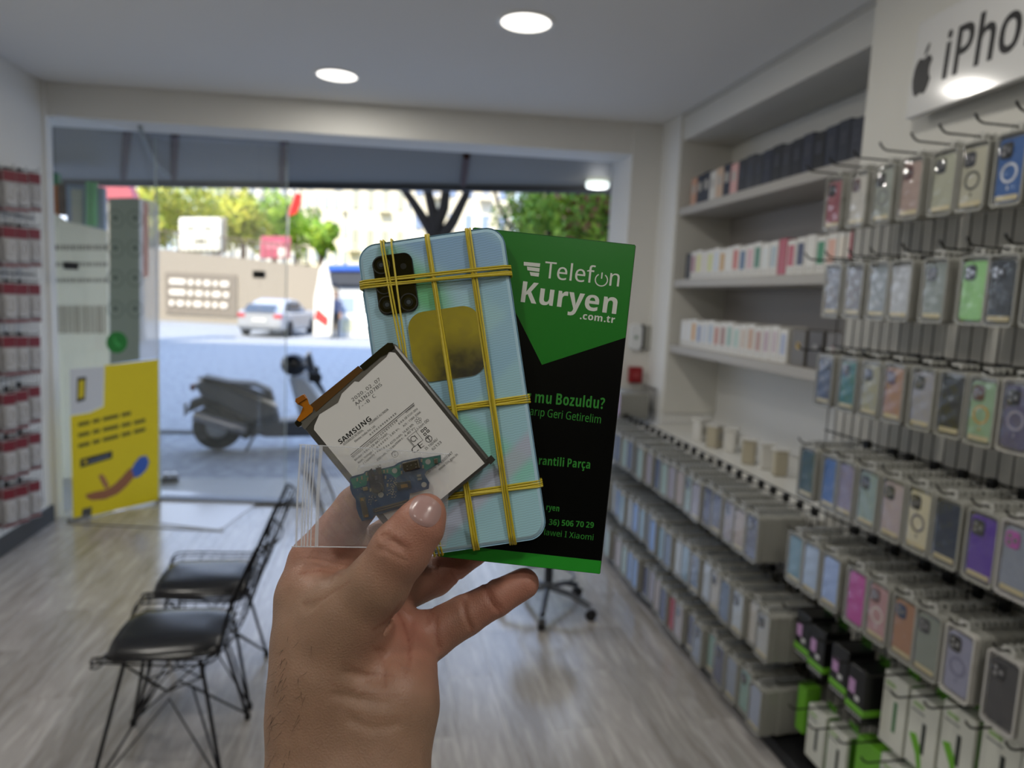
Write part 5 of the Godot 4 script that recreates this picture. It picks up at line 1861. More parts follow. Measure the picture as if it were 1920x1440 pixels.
# ---------------------------------------------------------------- the phone, back to the lens
const PD := 0.3627        # depth of its back face
func phone() -> void:
	var mid := PD + 0.0038
	var tr := held(849, 735, mid, 8.3)
	var o := thing("smartphone", "pale blue smartphone seen from its glossy back, bound with rubber bands", "smartphone", tr)
	var w := 0.0760
	var hh := 0.1620
	var zt := 0.0038
	part(o, "metal_frame", slabm(rrect(w, hh, 0.0098, 8), -zt, 0.0012, 0.0014), h("8d9aa2", 0.22, 0.85))
	# prismatic foil under the back: iridescent sheen painted as fixed tints, with fine lines
	var im := Image.create(256, 512, false, Image.FORMAT_RGB8)
	var cA := Color("aed8ec")
	var cB := Color("94bdea")
	var cC := Color("acdde8")
	var cD := Color("96e0cc")
	var cE := Color("ccc4de")
	var cF := Color("b0e0ee")
	for y in 512:
		for x in 256:
			var u := x / 255.0
			var v := y / 511.0
			var c := cA
			var f1 := v + 0.34 * u
			var f2 := v - 0.42 * u
			c = c.lerp(cB, smoothstep(0.08, 0.0, absf(f2 + 0.24) - 0.08) * 0.8)
			c = c.lerp(cC, smoothstep(0.42, 0.46, f1) * 0.5)
			c = c.lerp(cB, smoothstep(0.5, 0.56, f2) * (1.0 - smoothstep(0.6, 0.66, f2)) * 0.0)
			c = c.lerp(cB, smoothstep(0.10, 0.05, absf(f1 - 0.68)) * 0.35)
			var g := smoothstep(0.09, 0.03, absf(f2 - 0.40)) * smoothstep(0.35, 0.6, u)
			c = c.lerp(cD, g * 0.75)
			var l := smoothstep(0.06, 0.02, absf(f1 - 1.03))
			c = c.lerp(cE, l * 0.65)
			c = c.lerp(cF, smoothstep(1.1, 1.16, f1) * 0.8)
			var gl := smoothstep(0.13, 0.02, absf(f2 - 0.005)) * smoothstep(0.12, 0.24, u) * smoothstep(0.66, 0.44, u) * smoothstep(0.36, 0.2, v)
			c = c.lerp(Color("63c078"), gl * 0.75)  # green rainbow highlight painted into the foil colour
			var line := 0.965 + 0.035 * (1.0 if (y + x / 14) % 4 < 2 else -1.0)
			im.set_pixel(x, y, Color(c.r * line, c.g * line, c.b * line))
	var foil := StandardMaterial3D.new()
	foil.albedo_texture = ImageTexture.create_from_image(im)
	foil.roughness = 0.32
	foil.metallic = 0.0
	foil.clearcoat_enabled = true
	foil.clearcoat = 0.8
	foil.clearcoat_roughness = 0.06
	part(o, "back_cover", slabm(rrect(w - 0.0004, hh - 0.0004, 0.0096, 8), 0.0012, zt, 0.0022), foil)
	# camera block
	var cq := quad_px(tr, PD, [[698, 478], [772, 474], [785, 585], [713, 593]])
	var cc := (cq[0] + cq[1] + cq[2] + cq[3]) / 4.0
	var cb := part(o, "camera_block", slabm(shift(rrect(0.0205, 0.0305, 0.0045, 6), cc), zt, zt + 0.0012, 0.0005), h("08090a", 0.12))
	for L in [[716, 498, 0.0046], [721, 537, 0.0043], [727, 572, 0.0046], [767, 567, 0.0046]]:
		var q := local(tr, L[0], L[1], PD)
		var lz := zt + 0.0012
		var rg := MB.new()
		rg.ring(circle(L[2], 24, q), circle(L[2] * 0.86, 24, q), lz, lz + 0.0005)
		var lr := part(cb, "lens_ring", rg, h("4a4c50", 0.25, 0.6))
		part(cb, "lens_glass", slabm(circle(L[2] * 0.5, 18, q), lz, lz + 0.0003), h("1b2026", 0.05))
		part(cb, "lens_pupil", slabm(circle(L[2] * 0.24, 14, q), lz + 0.0003, lz + 0.0005), h("46505c", 0.05))
	var fl := local(tr, 757, 500, PD)
	part(cb, "flash_lamp", slabm(circle(0.0016, 14, fl), zt + 0.0012, zt + 0.0014), h("26282a", 0.2))
	part(o, "side_key", boxm(Vector3(-w / 2 - 0.0002, 0.03, -0.001), Vector3(0.001, 0.02, 0.0022), 0.0003), h("6c7a84", 0.25, 0.8))
	part(o, "side_key", boxm(Vector3(-w / 2 - 0.0002, 0.052, -0.001), Vector3(0.001, 0.011, 0.0022), 0.0003), h("6c7a84", 0.25, 0.8))
	# metal plate stuck on the back
	var pq := local(tr, 838, 645, PD)
	var ms := StandardMaterial3D.new()
	ms.albedo_color = lin(0.70, 0.69, 0.62)
	ms.metallic = 1.0
	ms.roughness_texture = noise_tex(0.02, [Color(0.7, 0.7, 0.7), Color(1, 1, 1)], [0.2, 0.8], 91, 256, 5)
	ms.roughness_texture_channel = BaseMaterial3D.TEXTURE_CHANNEL_RED
	ms.roughness = 0.13
	var pm2 := MB.new()
	pm2.slab(shift(rrect(0.0372, 0.0362, 0.0088, 8), pq), zt, zt + 0.0005, 0.0001)
	var pl := solo("metal_plate", "shiny rounded square metal plate stuck on the phone back", "metal plate", pm2, ms, tr)
	# ---- rubber bands: loops round the phone
	var ym := h("bfac22", 0.5)
	var ym2 := h("d0be48", 0.5)
	var bands := [
		["yellow rubber band strands lengthwise over the camera block", [[[714, 453], [824, 1042]], [[719, 453], [830, 1041]], [[734, 451], [815, 1043]]]],
		["yellow rubber band running lengthwise over the middle of the metal plate", [[[797, 441], [891, 1029]], [[800, 441], [894, 1029]], [[803, 440], [897, 1028]], [[801, 440], [888, 1030]]]],
		["yellow rubber band running lengthwise along the plate edge next to the box", [[[873, 431], [956, 1016]], [[877, 430], [960, 1015]], [[881, 429], [964, 1014]], [[874, 431], [966, 1014]]]],
		["yellow rubber band across the camera block", [[[678, 528], [949, 499]], [[679, 532], [949, 503]], [[681, 538], [951, 510]], [[682, 541], [951, 513]], [[681, 536], [950, 516]]]],
		["yellow rubber band across the phone below the metal plate", [[[716, 781], [990, 741]], [[717, 785], [991, 745]], [[718, 790], [992, 749]], [[717, 778], [993, 754]]]],
		["yellow rubber band across the phone beside the thumb", [[[740, 941], [1016, 901]], [[741, 945], [1017, 905]], [[742, 949], [1018, 909]], [[741, 939], [1018, 912]]]]]
	for k in bands.size():
		var b: Array = bands[k]
		var bo := thing("rubber_band", b[0], "rubber band", tr, "rubber bands round the phone")
		var crossing := k < 3
		for i in b[1].size():
			var s: Array = b[1][i]
			var a0 := local(tr, s[0][0], s[0][1], PD)
			var a1 := local(tr, s[1][0], s[1][1], PD)
			if crossing:
				a0 = a1 + (a0 - a1) * ((hh / 2 - a1.y) / (a0.y - a1.y))
				a1 = a0 + (a1 - a0) * ((-hh / 2 - a0.y) / (a1.y - a0.y))
			else:
				a0 = a1 + (a0 - a1) * ((-w / 2 - a1.x) / (a0.x - a1.x))
				a1 = a0 + (a1 - a0) * ((w / 2 - a0.x) / (a1.x - a0.x))
			var zf: float = zt + (0.0014 if k in [0, 3] else 0.0) + (0.0006 if not crossing else 0.0016) + 0.0002 * i
			var zb := -zt - 0.0006
			var dr := (a1 - a0).normalized()
			var pts := []
			for t in [0.025, 0.2, 0.5, 0.8, 0.975]:
				var q := a0.lerp(a1, t)
				var bow := 0.0 if (not crossing and k == 5) else 0.0
				var zq := zf
				if t < 0.1 or t > 0.9:
					zq = zf - 0.0009
				pts.append(Vector3(q.x, q.y, zq + bow))
			var e1 := a1 + dr * 0.0007
			pts.append(Vector3(e1.x, e1.y, zf - 0.003))
			pts.append(Vector3(e1.x, e1.y, zb + 0.0016))
			var b1 := a1 - dr * 0.002
			pts.append(Vector3(b1.x, b1.y, zb))
			var b0 := a0 + dr * 0.002
			pts.append(Vector3(b0.x, b0.y, zb))
			var e0 := a0 - dr * 0.0007
			pts.append(Vector3(e0.x, e0.y, zb + 0.0016))
			pts.append(Vector3(e0.x, e0.y, zf - 0.003))
			part(bo, "strand", tubem(pts, 0.00056, 6, true), ym if (i + k) % 2 else ym2)


# ---------------------------------------------------------------- the green and black carton behind it
func carton() -> void:
	var d := 0.3733
	var tr := held(1006, 751.5, d, -6.2)
	var o := thing("repair_box", "green and black printed carton held behind the phone", "box", tr)
	var f := quad_px(tr, d, [[822, 1043], [1128, 1078], [1190, 460], [884, 425]])
	var w := f[1].distance_to(f[0])
	var hh := f[2].distance_to(f[1])
	part(o, "carton", boxm(Vector3(0, 0, -0.0105), Vector3(w, hh, 0.021), 0.0005), h("040504", 0.3, 0.0, 0.35))
	var gm := h("1f7a22", 0.3)
	var gp := PackedVector2Array()
	var tl := Vector2(-w / 2 + 0.0003, hh / 2 - 0.0003)
	gp.append(tl)
	gp.append(Vector2(w / 2 - 0.0003, hh / 2 - 0.0003))
	gp.append(Vector2(w / 2 - 0.0003, local(tr, 1172, 633, d).y))
	gp.append(local(tr, 1016, 684, d))
	var g := part(o, "green_panel", slabm(gp, 0.0, 0.00015), gm)
	part(o, "green_top_face", boxm(Vector3((tl.x + w / 2) / 2, hh / 2 + 0.0001, -0.0105), Vector3(w / 2 - tl.x - 0.001, 0.0003, 0.0195)), gm)
	part(o, "green_band", boxm(Vector3(0, -hh / 2 + 0.0037, 0.00005), Vector3(w - 0.0006, 0.0068, 0.0003)), h("2b9a2e", 0.3))
	part(o, "tuck_flap", boxm(Vector3(w / 2 - 0.008, hh / 2 + 0.0006, -0.016), Vector3(0.014, 0.0012, 0.0006)), h("0b0c0b", 0.4))
	var wh := h("d8dcd6", 0.4)
	var gt := h("2f8a30", 0.4)
	# print: bars, word mark, address
	for b in [[[982, 491], [1013, 494], [1012, 501], [982, 498]], [[988, 500], [1012, 503], [1011, 510], [989, 507]], [[993, 510], [1011, 512], [1010, 519], [995, 517]]]:
		var rev: Array = b.duplicate()
		rev.reverse()
		part(o, "logo_bar", slabm(quad_px(tr, d, rev), 0.00015, 0.0003), wh)
	var z := 0.00015
	script_line(o, tr, d, z, "Telef", Vector2(1019.5, 521), Vector2(1114, 531), 31, wh, sans, "word_mark")
	var rc := local(tr, 1127.5, 525, d)
	var pr := MB.new()
	for i in 26:
		var a0 := PI / 2 + 0.55 + (TAU - 1.1) * i / 26.0
		var a1 := PI / 2 + 0.55 + (TAU - 1.1) * (i + 1) / 26.0
		var u0 := Vector2(cos(a0), sin(a0))
		var u1 := Vector2(cos(a1), sin(a1))
		pr.slab(PackedVector2Array([rc + u0 * 0.0029, rc + u0 * 0.0035, rc + u1 * 0.0035, rc + u1 * 0.0029]), z, z + 0.00012)
	pr.slab(shift(rrect(0.0007, 0.0034, 0.0003, 2), rc + Vector2(0, 0.0023)), z, z + 0.00012)
	part(o, "power_symbol", pr, wh)
	script_line(o, tr, d, z, "n", Vector2(1142, 535.5), Vector2(1160, 537.5), 31, wh, sans, "word_mark")
	script_line(o, tr, d, z, "Kuryen", Vector2(976, 566), Vector2(1155, 589), 39, wh, bold, "word_mark")
	script_line(o, tr, d, z, ".com.tr", Vector2(1087, 598), Vector2(1152, 606), 13, wh, bold, "word_mark")
	script_line(o, tr, d, 0.0, "z mu Bozuldu?", Vector2(986, 753), Vector2(1133, 767), 21, gt, bold)
	script_line(o, tr, d, 0.0, "arıp Geri Getirelim", Vector2(993, 778), Vector2(1126, 794), 15, gt, sans)
	script_line(o, tr, d, 0.0, "rantili Parça", Vector2(1010, 871), Vector2(1106, 879), 16, gt, bold)
	script_line(o, tr, d, 0.0, "ryen", Vector2(1024, 956), Vector2(1048, 959), 11, gt, bold)
	script_line(o, tr, d, 0.0, "36) 506 70 29", Vector2(1029, 984), Vector2(1113, 990), 11, gt, bold)
	script_line(o, tr, d, 0.0, "lawei I Xiaomi", Vector2(1020, 1003), Vector2(1112, 1013), 11, gt, sans)


# ---------------------------------------------------------------- the battery
func battery() -> void:
	var d := 0.3553
	var tr := held(740, 827.5, d, 39.4)
	var o := thing("phone_battery", "flat white labelled phone battery with an orange flex connector", "battery", tr)
	var k := d / F
	var w := 233.0 * k
	var hh := 291.0 * k
	part(o, "cell", slabm(rrect(w, hh, 0.0022, 4), -0.0050, -0.00005, 0.0013), h("4a4946", 0.35, 0.2))
	# white label with a notch along the top
	var lp := quad_px(tr, d, [[599, 777], [634, 755], [641, 738], [665, 715], [673, 716], [702, 689], [724, 670], [729, 660]])
	lp.append(Vector2(106.0 * k, 128.0 * k))
	lp.append(Vector2(104.0 * k, -139.0 * k))
	lp.append(Vector2(-103.0 * k, -139.0 * k))
	lp.append(Vector2(-103.0 * k, 113.0 * k))
	lp.append(Vector2(-98.0 * k, 118.0 * k))
	part(o, "label", slabm(lp, -0.0001, 0.00008), mat(lin(0.78, 0.78, 0.77), 0.45))
	# dark wrapped top edge, brown tape, corners
	part(o, "top_wrap", slabm(quad_px(tr, d, [[556, 789], [734, 646], [739, 652], [731, 656], [725, 669], [702, 689], [673, 716], [665, 715], [641, 738], [634, 755], [599, 777], [586, 789], [572, 806]]), -0.0002, 0.00018), h("66645f", 0.3))
	part(o, "brown_tape", slabm(quad_px(tr, d, [[582, 759], [672, 686], [681, 694], [593, 772]]), 0.00018, 0.0005), h("5c3e1a", 0.35))
	part(o, "black_tape", slabm(quad_px(tr, d, [[674, 687], [712, 655], [727, 643], [737, 643], [739, 651], [727, 663], [714, 669], [683, 695]]), 0.00018, 0.0006), h("151412", 0.2))
	for q in [[733, 648], [557, 793]]:
		var c := local(tr, q[0], q[1], d)
		part(o, "corner_tape", slabm(shift(rrect(0.0035, 0.0035, 0.001, 3), c * 0.985), -0.0045, 0.0003, 0.0004), h("141311", 0.25))
	part(o, "right_tape", slabm(quad_px(tr, d, [[911, 862], [921, 853], [929, 862], [920, 871]]), 0.0002, 0.0005), h("3c3a36", 0.25))
	# orange flex tail
	var om := h("b06a10", 0.3)
	var fx := part(o, "flex_tail", slabm(quad_px(tr, d, [[557, 787], [563, 791], [574, 783], [587, 772], [588, 765], [580, 757], [577, 747], [572, 739], [566, 741], [558, 747], [554, 752], [559, 758], [566, 757], [569, 763], [572, 768], [564, 776]]), 0.0004, 0.0008), om)
	part(fx, "connector", slabm(quad_px(tr, d, [[555, 748], [571, 739], [577, 747], [561, 757]]), 0.0008, 0.0016, 0.0002), h("9a5a10", 0.35))
	# print
	var ink := h("161616", 0.6)
	var z := 0.00008
	var L := [
		["SAMSUNG", 638.5, 833.5, 697.5, 787.5, 9.5, 1], ["2020.02.07", 662, 753, 714, 713, 6.2, 2], ["AAIN207BS", 668, 761, 717, 722.5, 6.2, 2], ["/--B C", 674, 768, 705.5, 743.5, 6.2, 2],
		["ASSEMBLED IN INDIA,", 645, 835.5, 682, 807.5, 4.2, 0], ["ASSEMBLÉ AU INDIA", 692.7, 797.5, 729, 768.5, 4.2, 0], ["Elentec India Pvt. Ltd.", 666.5, 829.5, 705, 799.5, 4.0, 0],
		["Secondary Li-ion Battery /", 661.5, 859, 712, 819, 4.0, 0], ["Model /", 666.5, 864.5, 683, 851, 4.0, 0], ["EB-BA715ABY,", 698, 839, 729, 813.5, 4.2, 0], ["1ICP5/65/82", 762, 775.5, 778, 761, 4.0, 0],
		["GB 31241-2014", 760, 787, 784, 767.5, 4.0, 0], ["A/S : 1588-3366", 757, 801, 789.6, 773.5, 4.0, 0], ["Nom. Voltage /", 673, 869.5, 701, 846, 4.0, 0], [": 3.85 V=,", 730, 821, 750, 804, 4.2, 0],
		["/ Capacity /", 682, 871, 706, 850, 4.0, 0], ["4370 mAh, 16.83 Wh", 733, 834, 776, 797, 4.2, 0], ["4500 mAh, 17.33 Wh", 708, 865, 742, 836, 4.0, 0], [": 4.40 V=", 757, 822, 779, 803, 4.2, 0],
		["Li-ion 00", 781, 809, 805, 789, 5.4, 0], ["IS 16046/", 799, 844, 822, 824.5, 5.0, 0], ["62133", 812, 845, 828.5, 830, 5.0, 0], ["R-93007447", 823, 873.5, 849.5, 850, 4.8, 0], ["www.bis.gov.in", 824, 882.5, 859, 853, 4.8, 0], ["Service Provider Only.", 783, 905, 819, 875, 4.0, 0]]
	for l in L:
		script_line(o, tr, d, z, l[0], Vector2(l[1], l[2]), Vector2(l[3], l[4]), l[5], ink, [sans, bold, mono][l[6]], "print")
	# runs of small east Asian characters, drawn as strokes
	for c in [[694, 817.5, 745, 775.5, 13], [714, 818, 747, 789, 9], [748, 797, 759, 788, 3], [684, 850, 697, 840, 4], [703, 845, 729, 822, 7], [707, 849, 732, 835, 6], [742, 835, 756, 823, 5], [690, 893, 716, 872, 7]]:
		var m := MB.new()
		var g := RandomNumberGenerator.new()
		g.seed = int(c[0] * 7 + c[1])
		for i in c[4]:
			var t: float = (i + 0.5) / c[4]
			var q := local(tr, lerpf(c[0], c[2], t), lerpf(c[1], c[3], t), d) + Vector2(0, 2.0 * k)
			var s := 1.9 * k
			for e in [-0.8, 0.05, 0.85]:
				m.box(Vector3(q.x, q.y + e * s * (0.9 if g.randf() > 0.3 else 0.6), z + 0.00003), Vector3(2.0 * s * g.randf_range(0.6, 1.0), 0.36 * k, 0.00006))
			m.box(Vector3(q.x + s * g.randf_range(-0.4, 0.4), q.y, z + 0.00003), Vector3(0.36 * k, 2.0 * s, 0.00006))
			if g.randf() > 0.4:
				m.box(Vector3(q.x - s * 0.7, q.y, z + 0.00003), Vector3(0.36 * k, 1.4 * s, 0.00006))
		part(o, "print", m, ink)
	for r in [[658, 854, 775.5, 755, 1.2], [659.5, 857, 776.5, 757.5, 0.7]]:
		var a := local(tr, r[0], r[1], d)
		var b := local(tr, r[2], r[3], d)
		part(o, "rule", boxm(Vector3((a.x + b.x) / 2, (a.y + b.y) / 2, z + 0.00003), Vector3(a.distance_to(b), r[4] * k, 0.00006)), ink)
	# certification marks
	var mk := MB.new()
	var q := local(tr, 778, 823.5, d)
	var s := 11.0 * k
	mk.ring(shift(rrect(2 * s, 2 * s, 0.0001, 1), q), shift(rrect(1.88 * s, 1.88 * s, 0.0001, 1), q), z, z + 0.00006)
	for i in 14:
		var a := 0.6 + 4.6 * i / 13.0
		mk.box(Vector3(q.x - 0.0005 + cos(a) * s * 0.45, q.y + 0.0006 + sin(a) * s * 0.45, z + 0.00003), Vector3(1.5 * k, 1.5 * k, 0.00006))
	mk.box(Vector3(q.x + s * 0.35, q.y + s * 0.15, z + 0.00003), Vector3(1.3 * k, s * 0.9, 0.00006))
	mk.box(Vector3(q.x - s * 0.8, q.y, z + 0.00003), Vector3(1.0 * k, s * 1.6, 0.00006))
	part(o, "certification_mark", mk, ink)
	var m2 := MB.new()
	q = local(tr, 804, 823, d)
	m2.ring(circle(6.6 * k, 24, q), circle(5.4 * k, 24, q), z, z + 0.00006)
	m2.box(Vector3(q.x, q.y, z + 0.00003), Vector3(1.6 * k, 9.0 * k, 0.00006))
	m2.box(Vector3(q.x, q.y + 3.4 * k, z + 0.00003), Vector3(7.0 * k, 1.4 * k, 0.00006))
	part(o, "certification_mark", m2, ink)
	var m3 := MB.new()
	q = local(tr, 797.5, 808.5, d)
	for e in [[-4, 4], [3, 4], [-4, -4], [4, -3]]:
		m3.ring(shift(rrect(5.6 * k, 5.2 * k, 0.0003, 2), q + Vector2(e[0], e[1]) * k), shift(rrect(3.0 * k, 2.6 * k, 0.0002, 2), q + Vector2(e[0], e[1]) * k), z, z + 0.00006)
	part(o, "certification_mark", m3, ink)
	var m4 := MB.new()
	q = local(tr, 784.5, 788.5, d)
	for i in 5:
		var a := TAU * i / 5
		m4.ring(circle(2.6 * k, 10, q + Vector2(cos(a), sin(a)) * 4.2 * k), circle(2.1 * k, 10, q + Vector2(cos(a), sin(a)) * 4.2 * k), z, z + 0.00005)
	part(o, "certification_mark", m4, ink)
	var m5 := MB.new()
	q = local(tr, 740.5, 851.5, d)
	m5.ring(circle(6.2 * k, 22, q), circle(5.6 * k, 22, q), z, z + 0.00006)
	part(o, "certification_mark", m5, ink)
	script_line(o, tr, d, z, "PS", Vector2(735.5, 853), Vector2(742, 847.5), 3.4, ink, sans, "print")
	script_line(o, tr, d, z, "E", Vector2(741, 855.5), Vector2(743.5, 853.5), 3.2, ink, sans, "print")
	script_line(o, tr, d, z, "CE", Vector2(776, 851), Vector2(796, 836), 11, ink, sans, "print")


# ---------------------------------------------------------------- circuit board in a zip bag
func board_bag() -> void:
	var d := 0.3518
	var tr := held(730, 905, d, 0.0)
	var k := d / F
	var o := thing("circuit_board", "small blue green circuit board inside the clear zip bag", "circuit board", tr)
	var cv := func(pts: Array) -> PackedVector2Array:
		var r := PackedVector2Array()
		for p in pts:
			r.append(local(tr, 540.0 + p[0] / 6.0, 810.0 + p[1] / 6.0, d))
		return r
	var outl: PackedVector2Array = cv.call([[695, 520], [712, 502], [850, 465], [870, 440], [1090, 405], [1190, 380], [1240, 345], [1290, 325], [1480, 285], [1530, 292], [1718, 258], [1722, 340], [1560, 440], [1532, 480], [1590, 570], [1582, 640], [1430, 682], [1372, 692], [1362, 760], [1352, 832], [965, 945], [950, 975], [832, 1004], [800, 950], [770, 860], [760, 760], [720, 700], [698, 640]])
	part(o, "board", slabm(outl, -0.0008, 0.0, 0.0001), h("0a3456", 0.3))
	part(o, "green_mask", slabm(cv.call([[700, 530], [850, 480], [880, 455], [1100, 420], [1200, 392], [1260, 355], [1270, 480], [1210, 520], [1150, 470], [1060, 470], [900, 520], [880, 600], [740, 640]]), 0.0, 0.00006), h("0f6a5a", 0.3))
	part(o, "green_mask", slabm(cv.call([[1500, 300], [1715, 265], [1715, 335], [1560, 430], [1520, 400]]), 0.0, 0.00006), h("0f6a5a", 0.3))
	var blk := h("0c0c0e", 0.3)
	var stl := h("75716a", 0.25, 0.85)
	var gold := h("b89038", 0.3, 0.9)
	# audio jack
	var jk := part(o, "audio_jack", slabm(cv.call([[905, 440], [945, 405], [960, 450], [990, 445], [1000, 400], [1050, 392], [1060, 470], [1085, 600], [1075, 665], [960, 675], [930, 600]]), 0.0, 0.002, 0.0003), h("101012", 0.5))
	var bl := MB.new()
	var jc: PackedVector2Array = cv.call([[1010, 615]])
	bl.slab(circle(11.0 * k, 16, jc[0]), 0.002, 0.0026, 0.0003)
	part(jk, "barrel", bl, h("18181a", 0.5))
	part(jk, "contact", slabm(cv.call([[985, 490], [1012, 485], [1015, 530], [990, 535]]), 0.002, 0.0022), h("54565c", 0.3, 0.5))
	# charging socket
	var us := part(o, "charging_socket", slabm(cv.call([[1283, 345], [1470, 300], [1495, 400], [1320, 445], [1300, 430]]), 0.0, 0.0024, 0.0005), stl)
	for q in [[1340, 375], [1385, 363], [1435, 352], [1345, 410], [1440, 385]]:
		part(us, "weld_spot", slabm(cv.call([[q[0], q[1]], [q[0] + 14, q[1] - 4], [q[0] + 16, q[1] + 6], [q[0] + 2, q[1] + 10]]), 0.0024, 0.0025), h("aaa69e", 0.3, 0.8))
	# connectors
	var c1 := part(o, "board_connector", slabm(cv.call([[955, 862], [1362, 752], [1370, 815], [965, 905]]), 0.0, 0.001, 0.0002), h("2b2a28", 0.35))
	for r in 2:
		part(c1, "contact_row", slabm(cv.call([[985, 862 + r * 26], [1335, 768 + r * 22], [1336, 776 + r * 22], [986, 870 + r * 26]]), 0.001, 0.0012), h("8c7c58", 0.3, 0.8))
	var c2 := part(o, "board_connector", slabm(cv.call([[805, 735], [865, 730], [915, 950], [850, 965]]), 0.0, 0.001, 0.0002), h("3c3420", 0.35))
	part(c2, "gold_end", slabm(cv.call([[820, 742], [850, 738], [856, 768], [826, 772]]), 0.001, 0.0013), gold)
	part(c2, "gold_end", slabm(cv.call([[864, 930], [906, 922], [910, 950], [870, 956]]), 0.001, 0.0013), gold)
	var c3 := part(o, "board_connector", slabm(cv.call([[1222, 570], [1375, 545], [1392, 625], [1235, 655]]), 0.0, 0.001, 0.0002), blk)
	part(c3, "gold_frame", slabm(cv.call([[1270, 590], [1345, 578], [1355, 615], [1278, 628]]), 0.001, 0.0012), gold)
	part(o, "antenna_socket", slabm(cv.call([[845, 622], [895, 612], [902, 652], [852, 662]]), 0.0, 0.0009, 0.0002), h("b0a078", 0.3, 0.8))
	for q in [[1200, 435, 26], [1045, 705, 28], [1530, 592, 26], [1575, 335, 26]]:
		var cc: PackedVector2Array = cv.call([[q[0], q[1]]])
		var m := MB.new()
		m.ring(circle(q[2] * k / 6 * 1.15, 18, cc[0]), circle(q[2] * k / 6 * 0.8, 18, cc[0]), 0.0, 0.0002)
		m.slab(circle(q[2] * k / 6 * 0.8, 18, cc[0]), 0.0, 0.00012)
		part(o, "screw_hole", m, h("a8aaa4", 0.4, 0.4))
	for q in [[885, 470], [900, 530], [930, 650], [1082, 445], [1098, 510], [1120, 598], [1268, 385], [1278, 455], [1503, 320], [1520, 390], [780, 535], [832, 515], [1118, 440]]:
		part(o, "solder_pad", slabm(cv.call([[q[0] - 9, q[1] - 18], [q[0] + 9, q[1] - 20], [q[0] + 9, q[1] + 18], [q[0] - 9, q[1] + 18]]), 0.0, 0.0005, 0.0001), h("a89c84", 0.3, 0.7))
	for q in [[1475, 490], [1482, 532]]:
		part(o, "resistor", slabm(cv.call([[q[0] - 24, q[1] - 10], [q[0] + 22, q[1] - 18], [q[0] + 24, q[1] + 6], [q[0] - 22, q[1] + 14]]), 0.0, 0.0006, 0.0001), h("6a6a64", 0.35))
	part(o, "spring_contact", slabm(cv.call([[1645, 300], [1685, 292], [1690, 345], [1650, 352]]), 0.0, 0.0022, 0.0003), h("8a8278", 0.3, 0.8))
	var g := RandomNumberGenerator.new()
	g.seed = 5
	var tiny := MB.new()
	for i in 70:
		var q := Vector2(g.randf_range(1110, 1230), g.randf_range(500, 740)) if i < 44 else Vector2(g.randf_range(905, 1000), g.randf_range(710, 820)) if i < 60 else Vector2(g.randf_range(745, 860), g.randf_range(560, 690))
		var cc: PackedVector2Array = cv.call([[q.x, q.y]])
		tiny.box(Vector3(cc[0].x, cc[0].y, 0.0002), Vector3(g.randf_range(8, 14), g.randf_range(6, 10), 0) * k / 6 * 1.0 + Vector3(0, 0, 0.0004), 0.00005)
	part(o, "small_components", tiny, h("9a907c", 0.35, 0.4)).set_meta("kind", "stuff")
	# ---- the bag
	var bg := thing("zip_bag", "clear plastic zip bag with ridged closure held under the thumb", "plastic bag", tr)
	var film := clear(Color(0.96, 0.97, 1.0), 0.075, 0.05)
	for side in 2:
		var m := MB.new()
		var n1 := 44
		var n2 := 30
		var grid := []
		for j in n2 + 1:
			var row := []
			for i in n1 + 1:
				var u := float(i) / n1
				var v := float(j) / n2
				var px := lerpf(lerpf(562, 843, u), lerpf(552, 838, u), v)
				var py := lerpf(lerpf(833, 851, u), lerpf(1024, 1022, u), v)
				var q := local(tr, px, py, d)
				var belly := sin(PI * clampf(u, 0.02, 0.98)) * sin(PI * clampf(v, 0.0, 1.0))
				var z := (0.0012 if side == 0 else -0.0012) + (0.0018 if side == 0 else -0.0008) * belly
				z += 0.00035 * sin(u * 23.0 + v * 9.0 + side) * sin(v * 17.0 - u * 6.0) + 0.0002 * sin(u * 57.0 - v * 31.0)
				if side == 0 and u > 0.62 and v < 0.16:
					z += 0.0009 * sin(u * 90.0 + v * 70.0) * (1.0 - v / 0.16)
				row.append(Vector3(q.x, q.y, z))
			grid.append(row)
		for j in n2:
			for i in n1:
				var nn := []
				for e in [[0, 0], [1, 0], [1, 1], [0, 1]]:
					var a := mini(i + e[0] + 1, n1)
					var a2 := maxi(i + e[0] - 1, 0)
					var b := mini(j + e[1] + 1, n2)
					var b2 := maxi(j + e[1] - 1, 0)
					var nv: Vector3 = (grid[j + e[1]][a] - grid[j + e[1]][a2]).cross(grid[b2][i + e[0]] - grid[b][i + e[0]]).normalized()
					if nv.z < 0:
						nv = -nv
					nn.append(nv)
				m.tri(grid[j][i], grid[j][i + 1], grid[j + 1][i + 1], nn[0], nn[1], nn[2])
				m.tri(grid[j][i], grid[j + 1][i + 1], grid[j + 1][i], nn[0], nn[2], nn[3])
		part(bg, "front_film" if side == 0 else "back_film", m, film)
	var frost := clear(Color(0.92, 0.94, 0.97), 0.42, 0.2)
	for r in [[566, 0.5], [576, 0.5], [581, 0.4], [587, 0.5], [593, 0.4], [604, 0.9]]:
		var a := local(tr, r[0], 834, d)
		var b := local(tr, r[0] - 9, 1024, d)
		part(bg, "zip_ridge", tubem([Vector3(a.x, a.y, 0.0016), Vector3((a.x + b.x) / 2 - 0.0004, (a.y + b.y) / 2, 0.0019), Vector3(b.x, b.y, 0.0016)], r[1] * 0.001, 8), frost)
	var s0 := local(tr, 548, 1024, d)
	var s1 := local(tr, 836, 1022, d)
	part(bg, "bottom_seam", tubem([Vector3(s0.x, s0.y, 0.001), Vector3((s0.x + s1.x) / 2, s0.y - 0.0002, 0.0018), Vector3(s1.x, s1.y, 0.001)], 0.00035, 6), frost)
	var s2 := local(tr, 562, 833, d)
	var s3 := local(tr, 843, 851, d)
